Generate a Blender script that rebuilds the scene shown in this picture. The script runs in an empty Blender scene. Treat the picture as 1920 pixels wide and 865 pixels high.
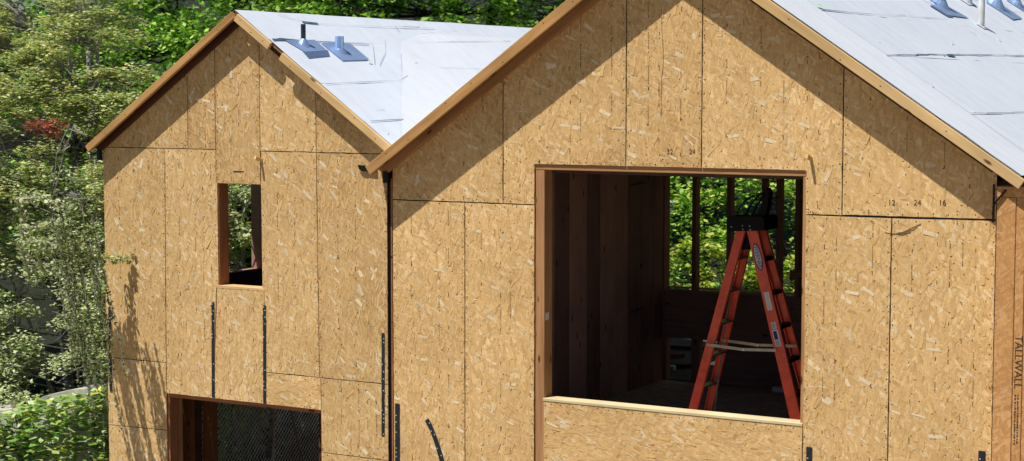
import bpy, math, random
import numpy as np
from mathutils import Vector, Matrix
SC = bpy.context.scene
COL = SC.collection
H = 6.2                      # camera height above the lower ground; all z below are relative to the camera level
rnd = random.Random(7)

# ------------------------------------------------------------------ materials
def new_mat(name):
    m = bpy.data.materials.new(name); m.use_nodes = True
    nt = m.node_tree; nt.nodes.clear()
    out = nt.nodes.new('ShaderNodeOutputMaterial')
    b = nt.nodes.new('ShaderNodeBsdfPrincipled')
    nt.links.new(b.outputs[0], out.inputs[0])
    return m, nt, b, out
def N(nt, t, **kw):
    n = nt.nodes.new(t)
    for k, v in kw.items():
        if k.startswith('i_'):
            key = k[2:]
            key = int(key) if key.isdigit() else key
            n.inputs[key].default_value = v
        else: setattr(n, k, v)
    return n
def L(nt, a, b): nt.links.new(a, b)
def ramp(nt, fac, stops):
    r = nt.nodes.new('ShaderNodeValToRGB')
    e = r.color_ramp.elements
    while len(e) < len(stops): e.new(0.5)
    for el, (p, c) in zip(e, stops):
        el.position = p; el.color = (*c, 1)
    L(nt, fac, r.inputs[0]); return r
def mixc(nt, fac, a, b, mode='MIX'):
    m = nt.nodes.new('ShaderNodeMix'); m.data_type = 'RGBA'; m.blend_type = mode
    for s, v in ((0, fac), (6, a), (7, b)):
        if hasattr(v, 'is_linked') or hasattr(v, 'links'): L(nt, v, m.inputs[s])
        else: m.inputs[s].default_value = v if s == 0 else (*v, 1)
    return m.outputs[2]
def math_(nt, op, a, b=None, c=None):
    m = nt.nodes.new('ShaderNodeMath'); m.operation = op
    for i, v in enumerate((a, b, c)):
        if v is None: continue
        if hasattr(v, 'links'): L(nt, v, m.inputs[i])
        else: m.inputs[i].default_value = v
    return m.outputs[0]
def obj_coords(nt, rand=True):
    tc = N(nt, 'ShaderNodeTexCoord')
    if not rand: return tc.outputs['Object']
    oi = N(nt, 'ShaderNodeObjectInfo')
    v = N(nt, 'ShaderNodeVectorMath', operation='MULTIPLY_ADD')
    L(nt, oi.outputs['Random'], v.inputs[0]); v.inputs[1].default_value = (37, 11, 23)
    L(nt, tc.outputs['Object'], v.inputs[2])
    return v.outputs[0]
def simple(name, col, rough=.7, metal=0, noise=.25, scale=9, spec=.3):
    m, nt, b, o = new_mat(name)
    n = N(nt, 'ShaderNodeTexNoise', i_Scale=scale, i_Detail=5.0)
    L(nt, obj_coords(nt), n.inputs['Vector'])
    lo = tuple(c * (1 - noise) for c in col); hi = tuple(min(1, c * (1 + noise)) for c in col)
    r = ramp(nt, n.outputs[0], [(.3, lo), (.7, hi)])
    L(nt, r.outputs[0], b.inputs['Base Color'])
    b.inputs['Roughness'].default_value = rough; b.inputs['Metallic'].default_value = metal
    b.inputs['Specular IOR Level'].default_value = spec
    return m

def osb_mat(name, tint=(1, 1, 1), horiz=False, attr=True):
    """oriented strand board: overlapping layers of stretched strand cells, each strand with its own tone and tilt"""
    m, nt, b, o = new_mat(name)
    co = obj_coords(nt)
    wn = N(nt, 'ShaderNodeTexNoise', i_Scale=7.0, i_Detail=2.0); L(nt, co, wn.inputs['Vector'])
    wv = N(nt, 'ShaderNodeVectorMath', operation='MULTIPLY_ADD')
    L(nt, wn.outputs['Color'], wv.inputs[0]); wv.inputs[1].default_value = (.05, .0, .05); L(nt, co, wv.inputs[2])
    layers = []
    for ang, sx, sz in ((12, 40, 10), (-22, 46, 11), (60, 46, 14), (3, 64, 13)):
        if horiz: ang += 90
        mp = N(nt, 'ShaderNodeMapping'); mp.inputs['Rotation'].default_value = (0, math.radians(ang), 0)
        L(nt, wv.outputs[0], mp.inputs['Vector'])
        sc = N(nt, 'ShaderNodeVectorMath', operation='MULTIPLY'); L(nt, mp.outputs[0], sc.inputs[0])
        sc.inputs[1].default_value = (sx, 1.0, sz)
        vo = N(nt, 'ShaderNodeTexVoronoi', i_Scale=1.0); vo.inputs['Randomness'].default_value = 1.0
        L(nt, sc.outputs[0], vo.inputs['Vector'])
        sp = N(nt, 'ShaderNodeSeparateColor'); L(nt, vo.outputs['Color'], sp.inputs[0])
        layers.append((sp.outputs[0], sp.outputs[1], vo.outputs['Distance']))
    tone, hgt = layers[3][0], layers[3][2]
    for t, g, d in layers[:3]:
        k = math_(nt, 'GREATER_THAN', g, .5)
        mx = N(nt, 'ShaderNodeMix'); L(nt, k, mx.inputs[0]); L(nt, tone, mx.inputs[2]); L(nt, t, mx.inputs[3]); tone = mx.outputs[0]
        dd = math_(nt, 'ADD', d, t)
        mx = N(nt, 'ShaderNodeMix'); L(nt, k, mx.inputs[0]); L(nt, hgt, mx.inputs[2]); L(nt, dd, mx.inputs[3]); hgt = mx.outputs[0]
    c = lambda r, g, bl: (r * tint[0], g * tint[1], bl * tint[2])
    r = ramp(nt, tone, [(0, c(.60, .37, .155)), (.07, c(.72, .465, .205)), (.5, c(.80, .525, .235)), (.85, c(.89, .615, .30)), (1, c(.93, .71, .42))])
    fine = N(nt, 'ShaderNodeTexNoise', i_Scale=1.0, i_Detail=4.0)
    fs = N(nt, 'ShaderNodeVectorMath', operation='MULTIPLY'); L(nt, wv.outputs[0], fs.inputs[0])
    fs.inputs[1].default_value = (25, 25, 90) if horiz else (150, 25, 22); L(nt, fs.outputs[0], fine.inputs['Vector'])
    fr = ramp(nt, fine.outputs[0], [(.3, (.86, .84, .80)), (.65, (1.06, 1.06, 1.07))])
    colr = mixc(nt, 1.0, r.outputs[0], fr.outputs[0], 'MULTIPLY')
    big = N(nt, 'ShaderNodeTexNoise', i_Scale=1.6, i_Detail=3.0); L(nt, co, big.inputs['Vector'])
    br = ramp(nt, big.outputs[0], [(.3, (.84, .81, .76)), (.7, (1.07, 1.07, 1.07))])
    colr = mixc(nt, 1.0, colr, br.outputs[0], 'MULTIPLY')
    oi = N(nt, 'ShaderNodeObjectInfo')
    orr = ramp(nt, oi.outputs['Random'], [(0, (.88, .86, .83)), (.5, (.98, .98, .97)), (1, (1.06, 1.07, 1.08))])
    colr = mixc(nt, 1.0, colr, orr.outputs[0], 'MULTIPLY')
    L(nt, colr, b.inputs['Base Color'])
    bp = N(nt, 'ShaderNodeBump'); bp.inputs['Strength'].default_value = .3; bp.inputs['Distance'].default_value = .002
    h2 = math_(nt, 'MULTIPLY_ADD', fine.outputs[0], .5, hgt)
    L(nt, h2, bp.inputs['Height']); L(nt, bp.outputs[0], b.inputs['Normal'])
    b.inputs['Roughness'].default_value = .75; b.inputs['Specular IOR Level'].default_value = .2
    return m
def flake_mat():
    m, nt, b, o = new_mat('strand flake')
    a = N(nt, 'ShaderNodeAttribute', attribute_name='Col')
    n = N(nt, 'ShaderNodeTexNoise', i_Scale=60.0, i_Detail=3.0); L(nt, obj_coords(nt), n.inputs['Vector'])
    r = ramp(nt, n.outputs[0], [(.3, (.85, .83, .8)), (.7, (1.05, 1.05, 1.05))])
    L(nt, mixc(nt, 1.0, a.outputs['Color'], r.outputs[0], 'MULTIPLY'), b.inputs['Base Color'])
    b.inputs['Roughness'].default_value = .7; b.inputs['Specular IOR Level'].default_value = .2
    return m
def wood_mat(name, lo, hi, knots=True, scale=1.0):
    """sawn lumber with the grain along local X"""
    m, nt, b, o = new_mat(name)
    co = obj_coords(nt)
    s = N(nt, 'ShaderNodeVectorMath', operation='MULTIPLY'); L(nt, co, s.inputs[0]); s.inputs[1].default_value = (1.6 * scale, 26 * scale, 26 * scale)
    n = N(nt, 'ShaderNodeTexNoise', i_Scale=1.0, i_Detail=6.0, i_Roughness=.65, i_Distortion=.6); L(nt, s.outputs[0], n.inputs['Vector'])
    r = ramp(nt, n.outputs[0], [(.28, lo), (.72, hi)])
    col = r.outputs[0]
    big = N(nt, 'ShaderNodeTexNoise', i_Scale=1.7, i_Detail=2.0); L(nt, co, big.inputs['Vector'])
    br = ramp(nt, big.outputs[0], [(.3, (.78, .76, .74)), (.7, (1.08, 1.06, 1.05))])
    col = mixc(nt, 1.0, col, br.outputs[0], 'MULTIPLY')
    if knots:
        ks = N(nt, 'ShaderNodeVectorMath', operation='MULTIPLY'); L(nt, co, ks.inputs[0]); ks.inputs[1].default_value = (2.6, 8, 8)
        v = N(nt, 'ShaderNodeTexVoronoi', i_Scale=1.0); L(nt, ks.outputs[0], v.inputs['Vector'])
        kr = ramp(nt, v.outputs['Distance'], [(.07, (.28, .2, .14)), (.13, (1, 1, 1))])
        col = mixc(nt, 1.0, col, kr.outputs[0], 'MULTIPLY')
    L(nt, col, b.inputs['Base Color'])
    bp = N(nt, 'ShaderNodeBump'); bp.inputs['Strength'].default_value = .25; bp.inputs['Distance'].default_value = .002
    L(nt, n.outputs[0], bp.inputs['Height']); L(nt, bp.outputs[0], b.inputs['Normal'])
    b.inputs['Roughness'].default_value = .7; b.inputs['Specular IOR Level'].default_value = .2
    return m
def membrane_mat(name, c0, c1):
    m, nt, b, o = new_mat(name)
    co = obj_coords(nt, False)
    n = N(nt, 'ShaderNodeTexNoise', i_Scale=1.3, i_Detail=6.0, i_Roughness=.6); L(nt, co, n.inputs['Vector'])
    r = ramp(nt, n.outputs[0], [(.3, c0), (.7, c1)])
    s = N(nt, 'ShaderNodeTexNoise', i_Scale=5.0, i_Detail=8.0, i_Roughness=.75); L(nt, co, s.inputs['Vector'])
    sr = ramp(nt, s.outputs[0], [(.25, (.93, .92, .92)), (.5, (1, 1, 1))])
    # faint dusty streaks that run down the slope
    st = N(nt, 'ShaderNodeVectorMath', operation='MULTIPLY'); L(nt, co, st.inputs[0]); st.inputs[1].default_value = (.7, 9, .7)
    s2 = N(nt, 'ShaderNodeTexNoise', i_Scale=1.0, i_Detail=4.0); L(nt, st.outputs[0], s2.inputs['Vector'])
    s2r = ramp(nt, s2.outputs[0], [(.35, (.96, .955, .95)), (.6, (1, 1, 1))])
    L(nt, mixc(nt, 1.0, mixc(nt, 1.0, r.outputs[0], sr.outputs[0], 'MULTIPLY'), s2r.outputs[0], 'MULTIPLY'), b.inputs['Base Color'])
    w = N(nt, 'ShaderNodeTexNoise', i_Scale=2.2, i_Detail=3.0); L(nt, co, w.inputs['Vector'])
    bp = N(nt, 'ShaderNodeBump'); bp.inputs['Strength'].default_value = .22; bp.inputs['Distance'].default_value = .03
    L(nt, w.outputs[0], bp.inputs['Height']); L(nt, bp.outputs[0], b.inputs['Normal'])
    b.inputs['Roughness'].default_value = .6; b.inputs['Specular IOR Level'].default_value = .3
    return m
def leaf_mat(name='leaf', trans=.45, rough=.5):
    m, nt, b, o = new_mat(name)
    a = N(nt, 'ShaderNodeAttribute', attribute_name='Col')
    b.inputs['Roughness'].default_value = rough; b.inputs['Specular IOR Level'].default_value = .35
    L(nt, a.outputs['Color'], b.inputs['Base Color'])
    t = N(nt, 'ShaderNodeBsdfTranslucent')
    tc = mixc(nt, 1.0, a.outputs['Color'], (1.0, 1.15, .55), 'MULTIPLY')
    L(nt, tc, t.inputs[0])
    mx = N(nt, 'ShaderNodeMixShader'); mx.inputs[0].default_value = trans
    L(nt, b.outputs[0], mx.inputs[1]); L(nt, t.outputs[0], mx.inputs[2]); L(nt, mx.outputs[0], o.inputs[0])
    return m

def ground_mat():
    m, nt, b, o = new_mat('site ground')
    tc = N(nt, 'ShaderNodeTexCoord'); sp = N(nt, 'ShaderNodeSeparateXYZ'); L(nt, tc.outputs['Object'], sp.inputs[0])
    n = N(nt, 'ShaderNodeTexNoise', i_Scale=5.0, i_Detail=6.0); L(nt, tc.outputs['Object'], n.inputs['Vector'])
    dust = ramp(nt, n.outputs[0], [(.3, (.17, .13, .09)), (.7, (.26, .21, .15))]); dark = ramp(nt, n.outputs[0], [(.3, (.006, .010, .003)), (.7, (.016, .020, .007))])  # front ground made paler to bounce warm light onto the facades
    mr = N(nt, 'ShaderNodeMapRange'); L(nt, sp.outputs[1], mr.inputs[0]); mr.inputs[1].default_value = -1.5; mr.inputs[2].default_value = .2
    L(nt, mixc(nt, mr.outputs[0], dust.outputs[0], dark.outputs[0]), b.inputs['Base Color']); b.inputs['Roughness'].default_value = .95
    return m
M = {}
M['osb'] = osb_mat('osb sheathing')
M['osb_l'] = osb_mat('osb sheathing, greyer', tint=(.94, .955, .975))
M['osb_h'] = osb_mat('osb sheathing laid flat', horiz=True)
M['flake'] = flake_mat()
M['lsl'] = osb_mat('strand lumber', tint=(.80, .64, .55), horiz=True)
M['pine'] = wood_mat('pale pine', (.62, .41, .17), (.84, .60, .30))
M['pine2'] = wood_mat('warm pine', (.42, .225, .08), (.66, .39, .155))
M['redwood'] = wood_mat('reddish lumber in the opening', (.30, .115, .05), (.50, .22, .10))
M['jamb'] = wood_mat('brown framing lumber', (.40, .20, .085), (.64, .36, .17))
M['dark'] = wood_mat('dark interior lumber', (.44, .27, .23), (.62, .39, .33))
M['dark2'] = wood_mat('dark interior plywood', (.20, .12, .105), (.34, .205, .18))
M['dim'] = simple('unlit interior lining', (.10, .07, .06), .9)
M['deck'] = wood_mat('roof deck', (.20, .11, .05), (.33, .2, .1), knots=False)
M['subdark'] = wood_mat('dark sub board', (.07, .03, .018), (.12, .05, .03), knots=False)  # dark maroon puts the shade under the rakes into the colour
M['memb'] = membrane_mat('grey white roof membrane', (.655, .71, .80), (.69, .745, .835))
M['memb2'] = membrane_mat('bright roof membrane', (.70, .745, .82), (.735, .775, .85))
M['lap'] = simple('membrane lap edge', (.16, .22, .28), .7)
M['lapf'] = simple('faint membrane edge', (.42, .46, .51), .7)
M['tar'] = simple('dark torn lap', (.06, .11, .16), .6)
M['wrap'] = simple('blue black building wrap', (.025, .04, .055), .7)
M['ink'] = simple('printed ink', (.06, .04, .028), .9)
M['inkf'] = simple('faint printed ink', (.19, .11, .05), .9)
M['nail'] = simple('nail head', (.05, .035, .025), .5, .3)
M['nailb'] = simple('bright nail head', (.75, .75, .75), .3, .6)  # pale tone paints glints on the strap nails
M['strap'] = simple('dark steel strap', (.035, .05, .06), .45, .5)
M['galv'] = simple('galvanised steel', (.36, .50, .78), .3, .45, .10, 5)  # blue base colour paints the sky reflected in the metal
M['galvd'] = simple('shaded galvanised flashing', (.13, .19, .33), .4, .3, .1, 5)  # darker copy of the galvanised steel, shade put into its colour
M['pipe'] = simple('dark vent pipe', (.02, .03, .04), .5)
M['pvc'] = simple('white plastic pipe', (.72, .72, .70), .35)
M['black'] = simple('black plastic', (.007, .007, .008), .5, 0, .2, 9, .15)
M['gutter'] = simple('black painted gutter', (.012, .013, .014), .35, .2)
M['chalk'] = simple('green chalk', (.45, .78, .42), .9)
M['red'] = simple('red orange fibreglass', (.90, .115, .06), .38, 0, .18, 14, .5)
M['alu'] = simple('aluminium', (.42, .40, .37), .35, .8)
M['brass'] = simple('yellowish zinc bar', (.5, .42, .27), .4, .5)
M['white'] = simple('white sticker', (.78, .78, .76), .5, 0, .04)
M['blue'] = simple('violet blue print', (.06, .035, .25), .5)
M['navy'] = simple('navy print', (.02, .04, .14), .5)
M['cord'] = simple('teal cord', (.12, .28, .24), .6)
M['conc'] = simple('dark concrete', (.06, .054, .058), .95, 0, .3, 4)  # near-black tone stands in for shade on the patio
M['stone'] = simple('pale stone', (.50, .47, .43), .95, 0, .35, 8)
M['soil'] = simple('brown soil with litter', (.10, .075, .05), 1, 0, .5, 6)
M['bark'] = simple('grey bark', (.36, .34, .32), .95, 0, .45, 22)
M['barkd'] = simple('dark bark', (.035, .03, .028), .95, 0, .4, 12)
M['wire'] = simple('galvanised fence wire', (.80, .82, .80), .4, 0)
M['screen'] = simple('dark shade cloth', (.015, .016, .02), .9)
M['polem'] = simple('weathered pole', (.34, .29, .27), .8)
M['leaf'] = leaf_mat('leaf', .28, .55)
M['ivyleaf'] = leaf_mat('ivy leaf', .3, .3)

# ------------------------------------------------------------------ object helpers
def tag(o, label=None, cat=None, group=None, kind=None):
    if label: o['label'] = label
    if cat: o['category'] = cat
    if group: o['group'] = group
    if kind: o['kind'] = kind
    return o
def empty(name, x, y, z, label, cat, group=None):
    o = bpy.data.objects.new(name, None); COL.objects.link(o); o.location = (x, y, z + H)
    o.empty_display_size = .2
    return tag(o, label, cat, group)
def world_of(o):
    v = Vector((0, 0, 0)); m = Matrix.Identity(4)
    while o is not None:
        m = o.matrix_basis @ m; o = o.parent
    return m
class MB:
    """collects faces given in scene coordinates (z relative to the camera level) for ONE mesh"""
    def __init__(s): s.v = []; s.f = []; s.m = []; s.c = []
    def add(s, verts, faces, mi=0, col=None):
        n = len(s.v); s.v += [tuple(v) for v in verts]
        for f in faces: s.f.append([i + n for i in f]); s.m.append(mi); s.c.append(col or (1, 1, 1))
        return s
    def box(s, x0, x1, y0, y1, z0, z1, mi=0):
        v = [(x, y, z) for z in (z0, z1) for y in (y0, y1) for x in (x0, x1)]
        return s.add(v, [(0, 2, 3, 1), (4, 5, 7, 6), (0, 1, 5, 4), (2, 6, 7, 3), (0, 4, 6, 2), (1, 3, 7, 5)], mi)
    def prism_xz(s, poly, y0, y1, mi=0):
        a = sum(poly[i][0] * poly[(i + 1) % len(poly)][1] - poly[(i + 1) % len(poly)][0] * poly[i][1] for i in range(len(poly)))
        if a < 0: poly = poly[::-1]
        n = len(poly); v = [(x, y0, z) for x, z in poly] + [(x, y1, z) for x, z in poly]
        f = [tuple(range(n)), tuple(range(2 * n - 1, n - 1, -1))] + [(i, n + i, n + (i + 1) % n, (i + 1) % n) for i in range(n)]
        return s.add(v, f, mi)
    def beam(s, p, q, w, t, up=(0, 0, 1), mi=0):
        p, q, up = Vector(p), Vector(q), Vector(up); d = (q - p).normalized()
        a = d.cross(up).normalized() * (t / 2); b = a.cross(d).normalized() * (w / 2)
        v = [e + sa * a + sb * b for e in (p, q) for sa, sb in ((-1, -1), (1, -1), (1, 1), (-1, 1))]
        return s.add(v, [(3, 2, 1, 0), (4, 5, 6, 7), (0, 1, 5, 4), (1, 2, 6, 5), (2, 3, 7, 6), (3, 0, 4, 7)], mi)
    def tube(s, pts, rad, n=6, mi=0, cap=True):
        pts = [Vector(p) for p in pts]
        if not hasattr(rad, '__len__'): rad = [rad] * len(pts)
        base = len(s.v); a = None
        for i, p in enumerate(pts):
            d = (pts[min(i + 1, len(pts) - 1)] - pts[max(i - 1, 0)])
            d = d.normalized() if d.length > 1e-9 else Vector((0, 0, 1))
            if a is None: a = d.orthogonal().normalized()
            a = (a - d * a.dot(d)); a = a.normalized() if a.length > 1e-6 else d.orthogonal().normalized()
            b = d.cross(a)
            for k in range(n):
                t = 2 * math.pi * k / n
                s.v.append(tuple(p + (a * math.cos(t) + b * math.sin(t)) * rad[i]))
        for i in range(len(pts) - 1):
            for k in range(n):
                s.f.append([base + i * n + k, base + i * n + (k + 1) % n, base + (i + 1) * n + (k + 1) % n, base + (i + 1) * n + k]); s.m.append(mi); s.c.append((1, 1, 1))
        if cap:
            s.f.append([base + k for k in range(n)][::-1]); s.m.append(mi); s.c.append((1, 1, 1))
            e = base + (len(pts) - 1) * n
            s.f.append([e + k for k in range(n)]); s.m.append(mi); s.c.append((1, 1, 1))
        return s
    def quad(s, a, b, c, d, mi=0, col=None): return s.add([a, b, c, d], [(0, 1, 2, 3)], mi, col)
    def build(s, name, mats, parent=None, label=None, col=False, smooth=False):
        me = bpy.data.meshes.new(name)
        inv = world_of(parent).inverted() if parent else Matrix.Identity(4)
        me.from_pydata([inv @ Vector((x, y, z + H)) for x, y, z in s.v], [], s.f)
        for m in mats: me.materials.append(m)
        me.polygons.foreach_set('material_index', s.m)
        if smooth: me.polygons.foreach_set('use_smooth', [True] * len(s.f))
        if col:
            at = me.attributes.new('Col', 'FLOAT_COLOR', 'FACE')
            at.data.foreach_set('color', [x for c in s.c for x in (*c, 1)])
        me.update()
        o = bpy.data.objects.new(name, me); COL.objects.link(o); o.parent = parent
        if label: o['label'] = label
        return o
def board(name, p, q, w, t, mat, parent=None, up=(0, 0, 1), label=None, bevel=.003, nails=0):
    """one board: local X runs from p to q, w is its width along `up`, t its thickness"""
    p, q, up = Vector((p[0], p[1], p[2] + H)), Vector((q[0], q[1], q[2] + H)), Vector(up)
    d = (q - p); ln = d.length; d.normalize()
    b = (up - d * up.dot(d)).normalized(); a = b.cross(d)
    mw = Matrix((d, a, b)).transposed().to_4x4(); mw.translation = (p + q) / 2
    mb = MB(); e = min(bevel, t / 3, w / 3)
    prof = [(-t/2+e, -w/2), (t/2-e, -w/2), (t/2, -w/2+e), (t/2, w/2-e), (t/2-e, w/2), (-t/2+e, w/2), (-t/2, w/2-e), (-t/2, -w/2+e)]
    v = [(x, y, z - H) for x in (-ln/2, ln/2) for y, z in prof]
    n = len(prof)
    mb.add(v, [tuple(range(n))[::-1], tuple(range(n, 2*n))] + [(i, (i+1) % n, n+(i+1) % n, n+i) for i in range(n)])
    r2 = random.Random(int(abs(p.x * 977 + q.z * 131) * 10))
    for k in range(nails):
        x = -ln/2 + ln * (k + .5 + r2.uniform(-.2, .2)) / nails; z = r2.uniform(-.3, .3) * w
        for sy in (-1, 1):
            c = (x, sy * (t/2 + .0008), z - H)
            mb.add([(c[0] + .006 * math.cos(j * math.pi / 3), c[1], c[2] + .006 * math.sin(j * math.pi / 3)) for j in range(6)], [tuple(range(6))], 1)
    o = mb.build(name, [mat, M['nail']], None, label)
    o.parent = parent
    o.matrix_basis = (world_of(parent).inverted() @ mw) if parent else mw
    return o
def inside(pt, poly):
    x, z = pt; r = False; n = len(poly)
    for i in range(n):
        (x1, z1), (x2, z2) = poly[i], poly[(i + 1) % n]
        if (z1 > z) != (z2 > z) and x < (x2 - x1) * (z - z1) / (z2 - z1) + x1: r = not r
    return r
def text_part(body, name, parent, mat, origin, xdir, ydir, size, label=None, align='CENTER', ext=0.0):
    cu = bpy.data.curves.new(name, 'FONT'); cu.body = body; cu.size = size; cu.align_x = align; cu.align_y = 'CENTER'
    tmp = bpy.data.objects.new(name + '_curve', cu); COL.objects.link(tmp)
    dg = bpy.context.evaluated_depsgraph_get()
    me = bpy.data.meshes.new_from_object(tmp.evaluated_get(dg)); bpy.data.objects.remove(tmp); bpy.data.curves.remove(cu)
    me.materials.clear(); me.materials.append(mat)
    o = bpy.data.objects.new(name, me); COL.objects.link(o); o.parent = parent
    x, y = Vector(xdir).normalized(), Vector(ydir).normalized(); z = x.cross(y)
    mw = Matrix((x, y, z)).transposed().to_4x4(); mw.translation = Vector((origin[0], origin[1], origin[2] + H))
    o.matrix_basis = world_of(parent).inverted() @ mw
    if label: o['label'] = label
    return o

# ------------------------------------------------------------------ sheathing panels
def panel(parent, poly, horiz=False, seed=0, stamps=True, pale=-.65, y=0.0):
    r = random.Random(1000 + seed)
    a = sum(poly[i][0] * poly[(i + 1) % len(poly)][1] - poly[(i + 1) % len(poly)][0] * poly[i][1] for i in range(len(poly)))
    if a < 0: poly = poly[::-1]
    out = []
    for i in range(len(poly)):                                  # slightly ragged sawn edges
        p, q = Vector(poly[i]), Vector(poly[(i + 1) % len(poly)])
        n = max(1, int((q - p).length / .06)); nd = Vector((-(q - p).y, (q - p).x)); nd = nd.normalized() if nd.length else nd
        for k in range(n):
            e = p + (q - p) * (k / n)
            if k: e += nd * abs(r.gauss(0, .0016))
            out.append((e.x, e.y))
    mb = MB(); mb.prism_xz(out, y, y + .012)
    xs = [p[0] for p in poly]; zs = [p[1] for p in poly]
    x0, x1, z0, z1 = min(xs), max(xs), min(zs), max(zs); area = abs(a) / 2
    def ok(pts): return all(inside(p, poly) for p in pts)
    for k in range(int(area * 420)):                            # loose surface strands
        cx, cz = r.uniform(x0, x1), r.uniform(z0, z1)
        u = r.random()
        if u < (.034 if pale > -.5 else .05): ln, wd, t = r.uniform(.06, .13), r.uniform(.018, .042), 2
        elif u < .22: ln, wd, t = r.uniform(.03, .09), r.uniform(.004, .011), 2
        elif u < .28: ln, wd, t = r.uniform(.04, .10), r.uniform(.006, .016), 0
        else: ln, wd, t = r.uniform(.05, .14), r.uniform(.010, .030), 1
        ang = r.gauss(pale, .30) if t == 2 and r.random() < .85 else r.gauss(1.5, .32)
        if horiz: ang = r.gauss(-.25, .3)
        ca, sa = math.cos(ang), math.sin(ang)
        pts = []
        for dx, dz in ((-1, -1), (1, -1), (1, 1), (-1, 1)):
            lx, lz = dx * ln / 2 * r.uniform(.75, 1.1), dz * wd / 2 * r.uniform(.6, 1.1)
            pts.append((cx + lx * ca - lz * sa, cz + lx * sa + lz * ca))
        if not ok(pts): continue
        if t == 2: b_ = r.uniform(.80, 1.0); c = (.98 * b_, .79 * b_, .52 * b_)
        elif t == 0: b_ = r.uniform(.80, .98); c = (.72 * b_, .44 * b_, .17 * b_)
        else: b_ = r.uniform(.89, 1.10); c = (.80 * b_, .525 * b_, .23 * b_)
        if pale < -.5: c = (c[0] * .96, c[1] * .97, c[2] * .98)
        h0 = r.uniform(.0004, .0011); tx, tz = r.gauss(0, .03), r.gauss(0, .03)
        q = []
        for (px, pz) in pts:
            dy = (px - cx) * tx + (pz - cz) * tz
            q.append((px, y - max(.0002, h0 + dy), pz))
        mb.quad(*q, 1, c)
    for k in range(int(area * 38)):                             # small dark chips and holes
        cx, cz = r.uniform(x0, x1), r.uniform(z0, z1); s_ = r.uniform(.0025, .0065); an = r.uniform(0, 3)
        pts = [(cx + s_ * math.cos(an + j) * (2.2 if j % 2 else .6), cz + s_ * math.sin(an + j * 1.5)) for j in range(4)]
        if ok(pts): mb.add([(px, y - .0016, pz) for px, pz in pts], [(0, 1, 2, 3)], 3 if r.random() < .7 else 2)
    def dot(cx, cz, rad=.0052, mi=2):
        pts = [(cx + rad * math.cos(j * math.pi / 3), cz + rad * math.sin(j * math.pi / 3)) for j in range(6)]
        if ok(pts): mb.add([(px, y - .002, pz) for px, pz in pts], [tuple(range(6))], mi)
    for i in range(len(poly)):                                  # nails round the edge
        p, q = Vector(poly[i]), Vector(poly[(i + 1) % len(poly)]); d = q - p
        if d.length < .08: continue
        nd = Vector((-d.y, d.x)).normalized(); n = int(d.length / .11)
        for k in range(int(d.length / .035)):                   # chipped edge: pale splinters and dark nicks
            e = p + d * r.random() + nd * r.uniform(.004, .016); w_, h_ = r.uniform(.002, .006), r.uniform(.004, .013); sk = r.uniform(-.006, .006)
            pts = [(e.x - w_, e.y), (e.x + w_, e.y + sk), (e.x + w_ * .4, e.y + h_), (e.x - w_ * .7, e.y + h_ * .8)]
            if ok(pts): mb.quad(*[(px, y - .0014, pz) for px, pz in pts], 1, (.92, .74, .46) if r.random() < .6 else (.30, .17, .07))
        for k in range(n):
            e = p + d * ((k + .5 + r.uniform(-.2, .2)) / n) + nd * r.uniform(.014, .032); dot(e.x, e.y)
    if stamps:                                                  # printed stud marks in columns
        xx = x0 + r.uniform(.16, .24)
        while xx < x1 - .08:
            zz = z0 + r.uniform(0, .3)
            while zz < z1:
                w_, h_ = .0028, r.uniform(.025, .045)
                pts = [(xx - w_, zz), (xx + w_, zz), (xx + w_, zz + h_), (xx - w_, zz + h_)]
                if ok(pts) and r.random() < .85: mb.add([(px, y - .0018, pz) for px, pz in pts], [(0, 1, 2, 3)], 2 if r.random() < .5 else 3)
                if r.random() < .3: 
                    zc = zz + h_ + .02
                    for j in range(r.randint(5, 14)):
                        pts = [(xx - .004, zc), (xx + .004, zc), (xx + .004, zc + .006), (xx - .004, zc + .006)]
                        if ok(pts): mb.add([(px, y - .0018, pz) for px, pz in pts], [(0, 1, 2, 3)], 3)
                        zc += .013
                zz += .30
            zz = z0 + .1
            while zz < z1:
                dot(xx + r.uniform(-.02, .02), zz); zz += r.uniform(.2, .34)
            xx += r.choice((.1, .2, .3))
    return mb.build('sheathing_panel', [M['osb_h' if horiz else ('osb' if pale > -.5 else 'osb_l')], M['flake'], M['nail'], M['inkf']], parent, None, True)

G = .003                       # half the gap between neighbouring sheets
def seam(parent, segs, w=.03):
    for (xa, za, xb, zb) in segs:
        mb = MB()
        if abs(xa - xb) < .02: mb.box(xa - w, xa + w, .0135, .02, min(za, zb), max(za, zb))
        else: mb.box(min(xa, xb), max(xa, xb), .021, .027, min(za, zb) - w, max(za, zb) + w)
        mb.build('building_wrap', [M['wrap']], parent)

# roof planes (top of roof): left slopes z = mx + c rising to the right, right slopes falling
LL, LRt = (.6898, 8.3025), (-.7045, -6.9296)      # left house, apex x=-10.938
RL, RR = (.7000, 5.8634), (-.6764, -2.9636)       # right house, apex x=-6.427
zz = lambda pl, x: pl[0] * x + pl[1]
AXL, AXR = -10.925, -6.413

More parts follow.
